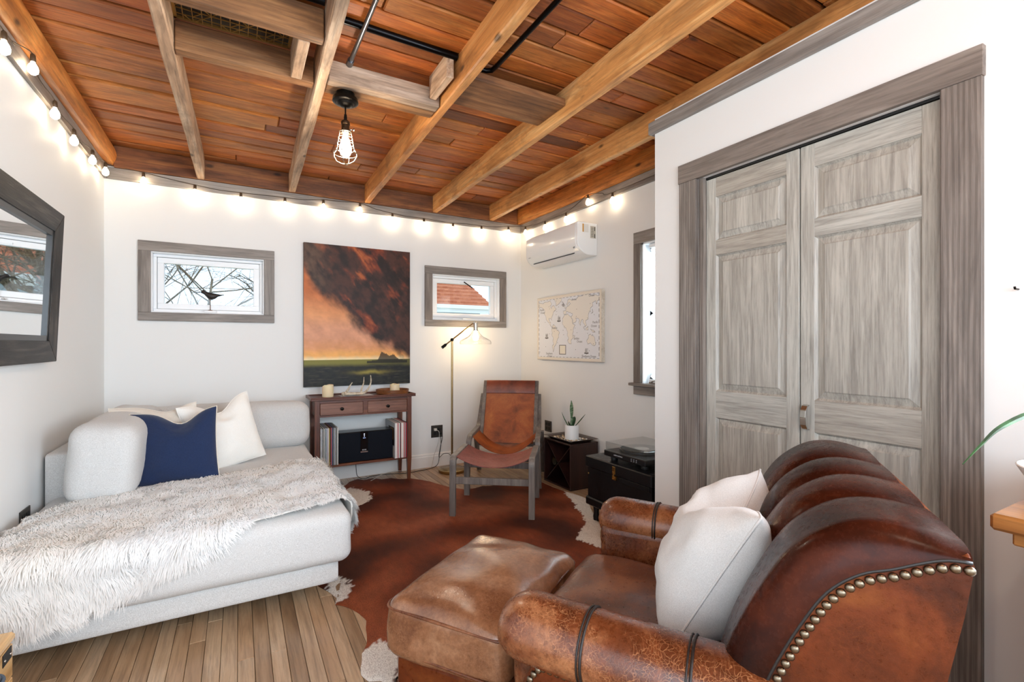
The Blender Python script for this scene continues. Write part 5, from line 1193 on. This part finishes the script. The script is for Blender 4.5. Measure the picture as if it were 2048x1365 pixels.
jx_ = RNG.normal(0, .004, Xg.shape); WX = Xg+np.array([[mnoise.noise(Vector((x*14, y*14, 1)))*.02 for y in ys] for x in xs])+jx_*2; WY = Yg+np.array([[mnoise.noise(Vector((x*14, y*14, 5)))*.02 for y in ys] for x in xs])+jx_
wm = np.zeros(Xg.shape, bool)
for p in WP: wm |= inpoly(WX, WY, p)
for (i, j) in used:
    p = np.array([Xg[i, j], Yg[i, j]]); z = .0055+.002*mnoise.noise(Vector((p[0]*4, p[1]*4, 0)))
    if cntv[i, j] < 4:
        d = E1-E0; t = np.clip(((p-E0)*d).sum(1)/(d*d).sum(1), 0, 1); q = E0+d*t[:, None]; kk = ((q-p)**2).sum(1).argmin(); p = q[kk]; z = .001
    vid[i, j] = len(vs); vs.append((p[0], p[1], z)); n_ = mnoise.noise(Vector((p[0]*3, p[1]*3, 2))); n2_ = mnoise.noise(Vector((p[0]*30, p[1]*12, 4)))
    c = br_+(dk_-br_)*sm(-.1, .5, n_) if n_ > 0 else br_+(rd_-br_)*sm(0, .5, -n_); c = c*(1+.25*n2_); cl.append(wh_*(1+.06*n2_) if wm[i, j] else c)
fcs = [(vid[i, j], vid[i+1, j], vid[i+1, j+1], vid[i, j+1]) for i, j in np.argwhere(cen)]
m = MB().add(vs, fcs); rug = m.build('cowhide_rug', None, smooth=True, fixn=False); paint_attr(rug, np.clip(np.array(cl), 0, 1))
tr_ = NT('cow_hair'); a_ = tr_.new('ShaderNodeVertexColor', layer_name='paint'); v_ = tr_.coords('obj', (60, 22, 40)); n_ = tr_.noise(v_, 6, 4, .7, .6)
tr_.col(tr_.mix(.7, a_.outputs['Color'], tr_.ramp(n_, [(.3, '745242'), (.58, 'ffffff')]), 'MULTIPLY')); tr_.set(rough=.6, spec=.2); tr_.bump(n_, .5, .004); rug.data.materials.append(tr_.m)
tag(rug, 'brown cowhide rug with white edge patches on the wooden floor', 'rug')
# ================================================================== BIRD ON THE WINDOW LEDGE
BX, BY = .0, 0.0
bp = on_y(420, 590, YB+.02); bd = thing('bird_decoy', 'dark carved shorebird decoy on a thin stick in the left window', 'bird figurine', (bp.x, bp.y, 1.501))
m = MB(); ring = [(-.062, .018, .006, .006), (-.052, .022, .016, .015), (-.040, .020, .019, .018), (-.030, .010, .015, .017), (-.015, -.004, .020, .026), (.010, -.012, .025, .030), (.035, -.010, .021, .022), (.055, -.003, .013, .011), (.078, .000, .008, .005), (.098, .004, .003, .002)]
vs = []; n = 14
for (x, z, ry, rz_) in ring:
    for k in range(n): a = 2*math.pi*k/n; vs.append((bp.x+x, bp.y+ry*math.cos(a), bp.z+z+rz_*math.sin(a)))
m.add(vs, [(i*n+k, i*n+(k+1) % n, (i+1)*n+(k+1) % n, (i+1)*n+k) for i in range(len(ring)-1) for k in range(n)]+[tuple(range(n)), tuple(range((len(ring)-1)*n, len(ring)*n))])
m.build('body', plain('dark_stained_carving', '1a120d', .5), bd, smooth=True)
MB().tube([(bp.x-.064, bp.y, bp.z+.019), (bp.x-.090, bp.y, bp.z+.015), (bp.x-.112, bp.y, bp.z+.008)], [.004, .003, .0012], 6).build('beak', M['black'], bd, smooth=True)
MB().cyl((bp.x+.002, bp.y, 1.501), (bp.x+.002, bp.y, bp.z-.035), .0028, n=8).build('stick', M['legwood'], bd)
MB().lathe([(0, 0), (.016, 0), (.014, .006), (0, .007)], (bp.x+.002, bp.y, 1.501), 14).build('stand', M['legwood'], bd, smooth='auto')
# ================================================================== OUTSIDE
hs = thing('neighbour_house', 'neighbouring house with an orange shingle roof seen through the right window', 'house', (4.0, 14, -1.0))
M['siding'] = plain('pale_blue_siding', 'b9cdd8', .7)
hx0, hx1, hy0, hy1, ez = 1.75, 6.35, 12.2, 18.2, 2.26
box('wall', (hx0+.3, hy0+.35, -1.0), (hx1-.3, hy1-.35, ez), M['siding'], hs)
for z in range(14): box('siding_board', (hx0+.28, hy0+.335, -.9+z*.225), (hx1-.28, hy0+.35, -.69+z*.225), M['siding'], hs)
rz2 = 4.75; ridge = (hx0+1.3, hx1-1.3); ymid = (hy0+hy1)/2
tR = NT('orange_shingles'); vR = tR.coords('world', (1, 1, 1), False); br = tR.new('ShaderNodeTexBrick'); br.inputs['Scale'].default_value = 4.0; br.inputs['Color1'].default_value = lin('c87a55'); br.inputs['Color2'].default_value = lin('b2613f'); br.inputs['Mortar'].default_value = lin('8f4c32'); br.inputs['Mortar Size'].default_value = .01
tR.link(vR, br.inputs['Vector']); tR.col(br.outputs['Color']); tR.set(rough=.9)
nr = 22; Q = lambda t: [(hx0+(ridge[0]-hx0)*t, hy0+(ymid-hy0)*t, ez+(rz2-ez)*t), (hx1+(ridge[1]-hx1)*t, hy0+(ymid-hy0)*t, ez+(rz2-ez)*t)]
for k in range(nr):
    a, b = Q(k/nr), Q((k+1)/nr); up = Vector((0, -.3, .035)); m = MB()
    m.add([a[0], a[1], b[1], b[0]]+[tuple(Vector(p)+Vector((0, -.005, .05 if q < 2 else .015))) for q, p in enumerate((a[0], a[1], b[1], b[0]))], [(0, 1, 2, 3), (4, 7, 6, 5), (0, 4, 5, 1), (2, 6, 7, 3), (1, 5, 6, 2), (0, 3, 7, 4)]); m.build('shingle_course', tR.m, hs)
m = MB(); m.add([(hx0, hy0, ez), (hx1, hy0, ez), (hx1, hy1, ez), (hx0, hy1, ez), (ridge[0], ymid, rz2), (ridge[1], ymid, rz2)], [(0, 1, 5, 4), (1, 2, 5), (2, 3, 4, 5), (3, 0, 4), (0, 3, 2, 1)]); m.build('roof', tR.m, hs)
box('fascia', (hx0-.05, hy0-.06, ez-.16), (hx1+.05, hy0+.0, ez+.03), M['white_trim'], hs); box('gutter', (hx0-.05, hy0-.14, ez-.05), (hx1+.05, hy0-.06, ez+.05), M['white_trim'], hs)
box('window', (4.6, hy0+.31, .2), (5.6, hy0+.36, 1.6), plain('dark_pane', '56707c', .1), hs)
# bare trees behind the windows
tb = NT('bark'); tb.col(tb.ramp(tb.noise(tb.coords('obj', (8, 8, 2)), 3, 4, .6), [(.35, '4a3d2e'), (.65, '857560')])); tb.set(rough=.9)
def bare_tree(loc, h, seed, label, lean=(0, 0), rmax=.12, first=.35):
    r = random.Random(seed); m = MB(); root = Vector(loc)
    def grow(p, d, L, rad, lv):
        n = 4; pts = [p]; q = p.copy(); dd = d.copy()
        for i in range(n): dd = (dd+Vector((r.gauss(0, .14), r.gauss(0, .14), r.gauss(0, .10)+.02))).normalized(); q = q+dd*L/n; pts.append(q.copy())
        m.tube(pts, [rad*(1-.55*i/n) for i in range(n+1)], 6 if lv < 2 else 4)
        if lv >= 5: return
        for k in range((16, 6, 4, 3, 2)[lv]):
            t = r.uniform(first if lv == 0 else .25, 1); i = min(n-1, int(t*n)); b = pts[i].lerp(pts[i+1], t*n-i)
            a = Vector((r.gauss(0, 1), r.gauss(0, 1), r.gauss(.15, .45))).normalized(); nd = (dd*.45+a*.85).normalized(); grow(b, nd, L*r.uniform(.45, .72), rad*(1-.5*t)*.55, lv+1)
    grow(root, Vector((lean[0], lean[1], 1)).normalized(), h, rmax, 0)
    return tag(m.build('bare_tree', tb.m, smooth=True), label, 'tree')
bare_tree((-.75, 9.0, -1.0), 3.4, 21, 'bare winter tree seen behind the bird in the left window', (.06, .0), .04, .5)
bare_tree((-2.2, 11.5, -1.0), 4.6, 9, 'bare winter tree at the left side of the left window view', (.15, 0), .05, .4)
bare_tree((1.25, 11.3, -1.0), 3.6, 14, 'thick bare tree standing beside the neighbouring house', (.02, .05), .14, .5)
# ================================================================== LEATHER ARMCHAIR
AR = math.atan2(.55, .835); AO = (1.138, .858, 0)
ach = thing('leather_armchair', 'brown leather club armchair with channelled back and brass nailheads', 'armchair', AO, AR)
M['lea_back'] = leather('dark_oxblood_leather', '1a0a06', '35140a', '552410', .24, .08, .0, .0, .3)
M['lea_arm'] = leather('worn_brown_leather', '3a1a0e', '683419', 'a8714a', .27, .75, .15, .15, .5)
M['lea_side'] = leather('tan_panel_leather', '341407', '602a10', '7c431c', .30, .20, .08, .05, .3)
M['lea_seat'] = leather('seat_leather', '432012', '6c3d24', '92603f', .30, .35, .20, .15, .4)
M['lea_otto'] = leather('faded_tan_leather', '5e3722', '865a3d', 'a67c5e', .20, .30, .20, .25, .35)
for k_ in ('lea_back', 'lea_arm', 'lea_side', 'lea_seat', 'lea_otto'): M[k_].node_tree.nodes['Principled BSDF'].inputs['Specular IOR Level'].default_value = {'lea_back': .12, 'lea_side': .2, 'lea_arm': .45, 'lea_otto': .6}.get(k_, .38)
M['seam'] = plain('dark_stitching', '140a06', .5)
M['nail'] = plain('antique_nickel_nail', '746858', .3, metal=1.0)
BPf = [(.02, .36), (-.02, .48), (-.055, .58), (-.085, .66), (-.125, .745), (-.17, .82), (-.225, .868), (-.285, .892), (-.340, .900), (-.388, .896)]
prof = bez([(a, b, 0) for a, b in BPf], 5)
def prof_at(t):
    x = t*(len(prof)-1); i = min(int(x), len(prof)-2); return prof[i].lerp(prof[i+1], x-i)
def prof_n(t):
    a = prof_at(max(0, t-.02)); b = prof_at(min(1, t+.02)); d = (b-a).normalized(); return Vector((d.y, -d.x))     # outwards: forward / up
XW = .385
def back_pt(u, t):
    """u in -1..1 across, beyond +-.9 it rolls round to the side panel"""
    p = prof_at(t); n = prof_n(t); au = abs(u); sg = 1 if u > 0 else -1
    if au <= .86:
        x = u/.86*XW; ph = (x+XW)/(2*XW)*4; fr = ph-math.floor(ph) if ph < 4 else 1.0
        am = .036*(1-.80*sm(.7, 1.0, t))*(.55+.45*sm(0, .3, t)); b = am*math.sqrt(max(0, 1-(2*fr-1)**2*.985))
        # outermost lobes stay full towards the side
        if (ph < .5) or (ph > 3.5): b = am
        q = Vector((p.x, p.y))+n*b
    else:
        th = (au-.86)/.14*math.pi/2; am = .036*(1-.80*sm(.7, 1.0, t))*(.55+.45*sm(0, .3, t)); x = sg*(XW+.052*math.sin(th)); q = Vector((p.x, p.y))+n*(am-(.072*(1-.75*sm(.72, 1.0, t)))*(1-math.cos(th)))
    return Vector((x, q.x, q.y))
NU, NV_ = 130, 46; us = []
for k in range(NU): us.append(-1+2*k/(NU-1))
m = MB(); m.add([back_pt(u, j/(NV_-1)) for u in us for j in range(NV_)], [(i*NV_+j, (i+1)*NV_+j, (i+1)*NV_+j+1, i*NV_+j+1) for i in range(NU-1) for j in range(NV_-1)])
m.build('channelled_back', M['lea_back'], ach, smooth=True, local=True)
# outside of the back: side panels and rear panel
rear = [(-.390, .880), (-.378, .80), (-.357, .69), (-.335, .50), (-.32, .10)]
for s in (-1, 1):
    ed = [back_pt(s, j/(NV_-1)) for j in range(NV_)]
    poly = [(q.y, q.z) for q in ed]+rear+[(.0, .10)]; m = MB(); x0 = s*(XW+.050); x1 = s*(XW+.02); m.prism([(a, b) for a, b in poly], 'x', x0, x1)
    m.build('back_side_panel', M['lea_side'], ach, local=True)
m = MB(); vs = []
top = [(-.384, .897)]+rear
for k in range(13):
    x = (-1+2*k/12)*(XW+.048); bul = .012*(1-(k/6-1)**2)
    for (a, b) in top: vs.append((x, a-bul, b))
nt = len(top); m.add(vs, [(i*nt+j, (i+1)*nt+j, (i+1)*nt+j+1, i*nt+j+1) for i in range(12) for j in range(nt-1)])
o = m.build('rear_panel', M['lea_side'], ach, smooth=True, local=True); so = o.modifiers.new('t', 'SOLIDIFY'); so.thickness = .01
# nailheads
nm_ = MB().lathe([(.0078, 0), (.0074, .0025), (.005, .0046), (.0022, .0054), (0, .0055)], (0, 0, 0), 10)
nail0 = None
def nail(p, nrm):
    global nail0
    if nail0 is None: nail0 = nm_.build('nailhead', M['nail'], ach, smooth=True, local=True); o = nail0
    else: o = copy_part(nail0, ach)
    o.location = p; o.rotation_mode = 'QUATERNION'; o.rotation_quaternion = Vector((0, 0, 1)).rotation_difference(Vector(nrm).normalized())
def nails(path, nrm, step=.0168):
    P = [Vector(p) for p in path]; carry = 0
    for a, b in zip(P[:-1], P[1:]):
        L = (b-a).length; d = carry
        while d < L: nail(a.lerp(b, d/L), nrm); d += step
        carry = d-L
for s in (-1, 1):
    if s > 0: continue
    ed = [back_pt(s, j/(NV_-1)) for j in range(NV_)]; path = []
    for j in range(NV_):
        t = j/(NV_-1); n = prof_n(t); q = ed[j]; path.append((s*(XW+.0515), q.y-n.x*.012, q.z-n.y*.012))
    nails([p for p in path if p[2] > .54], (s, 0, 0))
    MB().tube([(s*(XW+.050), back_pt(s, j/(NV_-1)).y, back_pt(s, j/(NV_-1)).z) for j in range(NV_)], .0035, 6).build('welt', M['seam'], ach, smooth=True, local=True)
# seat
MB().box((-.40, -.36, .10), (.40, .40, .30), ch=.02).build('seat_frame', M['lea_side'], ach, local=True)
softbox(MB(), (0, .205, .382), (.322, .275, .078), .05, (.004, .022, .020), n=24, wob=.006, seed=4).build('seat_cushion', M['lea_seat'], ach, smooth=True, local=True)
# arms
AXx, AZ, ARr = .40, .566, .074
for s in (-1, 1):
    m = MB(); n = 26; ring = []; L = 30
    for i in range(L+1):
        t = i/L; y = .462-t*.66
        dome = min(1.0, math.sqrt(max(0.0, 1-(max(0, .085-(.462-y))/.085)**2)))
        rr = ARr*(dome*.995+.004); sq = 1.10
        for k in range(n):
            a = 2*math.pi*k/n; w = 1+.015*mnoise.noise(Vector((math.cos(a)*2, math.sin(a)*2, y*6+s)))
            ring.append((s*AXx+rr*1.12*math.cos(a)*w, y, AZ+.004-.02*t+rr*math.sin(a)*w-(ARr-rr)*.25))
    m.add(ring, [(i*n+k, i*n+(k+1) % n, (i+1)*n+(k+1) % n, (i+1)*n+k) for i in range(L) for k in range(n)]+[tuple(range(n)), tuple(range(L*n, L*n+n))])
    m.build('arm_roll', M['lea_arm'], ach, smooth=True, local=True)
    for y in (.237, .025):
        z_ = AZ+.004-.02*((.462-y)/.66)
        for dy in (-.004, .004): MB().tube([(s*AXx+ARr*1.145*math.cos(2*math.pi*k/32), y+dy, z_+ARr*1.02*math.sin(2*math.pi*k/32)) for k in range(32)], .0032 if dy < 0 else .0022, 6, True).build('arm_seam', M['seam'], ach, smooth=True, local=True)
    m = MB(); m.prism([(.432, .560), (.436, .30), (.43, .10), (-.20, .10), (-.20, .560)], 'x', s*.3165, s*.40); m.build('arm_inner_panel', M['lea_arm'], ach, local=True, bevel=.03, seg=4, smooth='auto')
    # arm body under the roll, its front edge sweeping back to the roll
    poly = [(.345, .545), (.365, .50), (.395, .44), (.42, .36), (.425, .24), (.42, .10), (-.36, .10), (-.36, .545)]
    m = MB(); m.prism(poly, 'x', s*.335, s*.438); m.build('arm_panel', M['lea_side'] if s < 0 else M['lea_arm'], ach, local=True, bevel=.016, seg=3, smooth='auto')
    if s < 0:
        zl = AZ-.062
        nails([(s*.4395, -.17, zl-.014), (s*.4395, .335, zl)], (s, 0, -.1)); nails([(s*.4395, .345, zl-.006), (s*.4395, .362, .478), (s*.4395, .382, .435), (s*.4395, .402, .385), (s*.4395, .41, .30), (s*.4395, .41, .14)], (s, 0, 0))
        MB().tube([(s*.4395, .237, AZ-.08), (s*.4395, .237, .12)], .003, 6).build('panel_seam', M['seam'], ach, local=True)
for x, y in ((-.36, .35), (.36, .35), (-.34, -.33), (.34, -.33)): MB().lathe([(0, 0), (.022, 0), (.032, .05), (.028, .102), (0, .102)], (x, y, 0), 16).build('foot', M['legwood'], ach, smooth='auto', local=True)
# pillow on the armchair
M['grey_pillow'] = fabric('pale_grey_velvet', 'bdbbb8', 'd2d0cd', 600, .2, .9, sheen=.3)
Sx, Fy = Vector((.835, .55, 0)), Vector((-.55, .835, 0))
pc_ = Vector(AO)+Sx*.0+Fy*.105+Vector((0, 0, .476))
pillow('seat_pillow', 'plump pale grey pillow leaning in the leather armchair', M['grey_pillow'], tuple(pc_), (.46, .42), .27, math.atan2(.835, -.55), r_(29), 0, .085, 0, M['grey_pillow'], n=40, seed=12, earx=.07, wr=1.3)
# ================================================================== LEATHER OTTOMAN
oc = Vector((.757, 1.490, 0)); ot = thing('leather_ottoman', 'square brown leather ottoman with a crowned cushion in front of the armchair', 'ottoman', tuple(oc), AR)
MB().box((-.268, -.195, .06), (.268, .195, .262), ch=.02).build('base', M['lea_side'], ot, local=True)
softbox(MB(), (0, 0, .345), (.292, .218, .092), .045, (.006, .006, .042), n=30, wob=.009, seed=8).build('cushion', M['lea_otto'], ot, smooth=True, local=True)
def rrect(hx, hy, r, z, n=8):
    out = []
    for cx_, cy_, a0 in ((hx-r, hy-r, 0), (-hx+r, hy-r, 90), (-hx+r, -hy+r, 180), (hx-r, -hy+r, 270)):
        for k in range(n+1): a = math.radians(a0+90*k/n); out.append((cx_+r*math.cos(a), cy_+r*math.sin(a), z))
    return out
MB().tube(rrect(.291, .217, .04, .405), .0045, 6, True).build('piping', M['lea_seat'], ot, smooth=True, local=True); MB().tube(rrect(.291, .217, .04, .281), .0045, 6, True).build('piping', M['lea_seat'], ot, smooth=True, local=True)
MB().tube(rrect(.270, .197, .02, .160), .003, 6, True).build('piping', M['seam'], ot, smooth=True, local=True)
for x, y in ((-.22, -.15), (.22, -.15), (-.22, .15), (.22, .15)): MB().lathe([(0, 0.0), (.022, 0.0), (.028, .062), (0, .062)], (x, y, .0), 14).build('foot', M['legwood'], ot, smooth='auto', local=True)
# ================================================================== RIGHT EDGE: PLANT ON THE HALF WALL
bwl = Vector((1.600, .300, .88)); pp = thing('potted_plant', 'white bowl with a long arching dark green leaf on the oak cap', 'plant', tuple(bwl))
MB().lathe([(0, 0), (.050, 0), (.055, .006), (.078, .028), (.100, .068), (.097, .070), (.074, .034), (.05, .02), (0, .02)], bwl, 32).build('bowl', plain('white_glaze', 'f0efec', .3), pp, smooth='auto')
MB().lathe([(0, .05), (.084, .05)], bwl, 24).build('soil', plain('potting_soil', '241a12', .95), pp)
lp = bez([bwl+Vector((.0, 0, .05)), Vector((1.585, .325, 1.03)), Vector((1.545, .352, 1.072)), Vector((1.45, .385, 1.045)), Vector((1.37, .398, 1.008)), Vector((1.306, .406, .976))], 5)
nl = len(lp); blade(lp, [.006*math.sin(math.pi*min(1, .25+.7*k/(nl-1)))*(1-(k/(nl-1))**3)+.001 for k in range(nl)], (.3, .4, 1), .5, M['gleaf'], pp)
lp = bez([bwl+Vector((.02, -.01, .05)), Vector((1.66, .26, 1.10)), Vector((1.78, .16, 1.15)), Vector((1.90, .05, 1.08))], 5); nl = len(lp); blade(lp, [.007*math.sin(math.pi*min(1, .25+.7*k/(nl-1)))+.001 for k in range(nl)], (.4, .6, 1), .5, M['gleaf'], pp)
# ================================================================== LEFT EDGE: CRATE AND STOOL
M['pine'] = wood('varnished_pine', 'Y', [(.25, 'b98a54'), (.5, 'd4a86e'), (.75, 'e6c693')], .35, None, .35, .1, coat=.2)
cr = thing('wooden_crate', 'pale pine crate with a lid and black hinge beside the left wall', 'crate', (-.73, 1.90, 0)); xa, xb, ya_, yb_ = -.845, -.602, 1.775, 2.042
for k in range(3):
    z = .004+k*.103
    for a, b in (((xb-.014, ya_, z), (xb, yb_, z+.099)), ((xa, ya_, z), (xa+.014, yb_, z+.099)), ((xa+.014, ya_, z), (xb-.014, ya_+.014, z+.099)), ((xa+.014, yb_-.014, z), (xb-.014, yb_, z+.099))): MB().box(a, b, ch=.002).build('slat', M['pine'], cr)
box('bottom', (xa+.014, ya_+.014, 0), (xb-.014, yb_-.014, .012), M['pine'], cr)
MB().box((xa-.006, ya_-.004, .318), (xb+.006, yb_+.006, .344), ch=.008).build('lid', M['pine'], cr)
hg = MB().box((xb-.001, yb_-.075, .272), (xb+.002, yb_-.012, .308), ch=.001).build('hinge', M['black'], cr)
for y in (yb_-.065, yb_-.024): MB().ball((xb+.002, y, .288), .004, 8, 5).build('screw', M['chrome'], hg, smooth=True)
M['navy2'] = fabric('slate_blue_canvas', '1c222c', '2f3845', 500, .25, .9)
stl = thing('padded_stool', 'dark slate blue padded stool at the lower left edge', 'stool', (-.68, 1.50, 0))
softbox(MB(), (-.68, 1.525, .155), (.155, .215, .155), .04, n=10).build('base', M['navy2'], stl, smooth=True)
softbox(MB(), (-.68, 1.525, .340), (.160, .222, .045), .035, (0, 0, .008), n=14).build('padded_top', M['navy2'], stl, smooth=True)
MB().tube([(p[0]-.68, p[1]+1.525, p[2]) for p in rrect(.160, .222, .045, .368)], .004, 6, True).build('piping', plain('slate_piping', '4a5664', .8), stl, smooth=True)
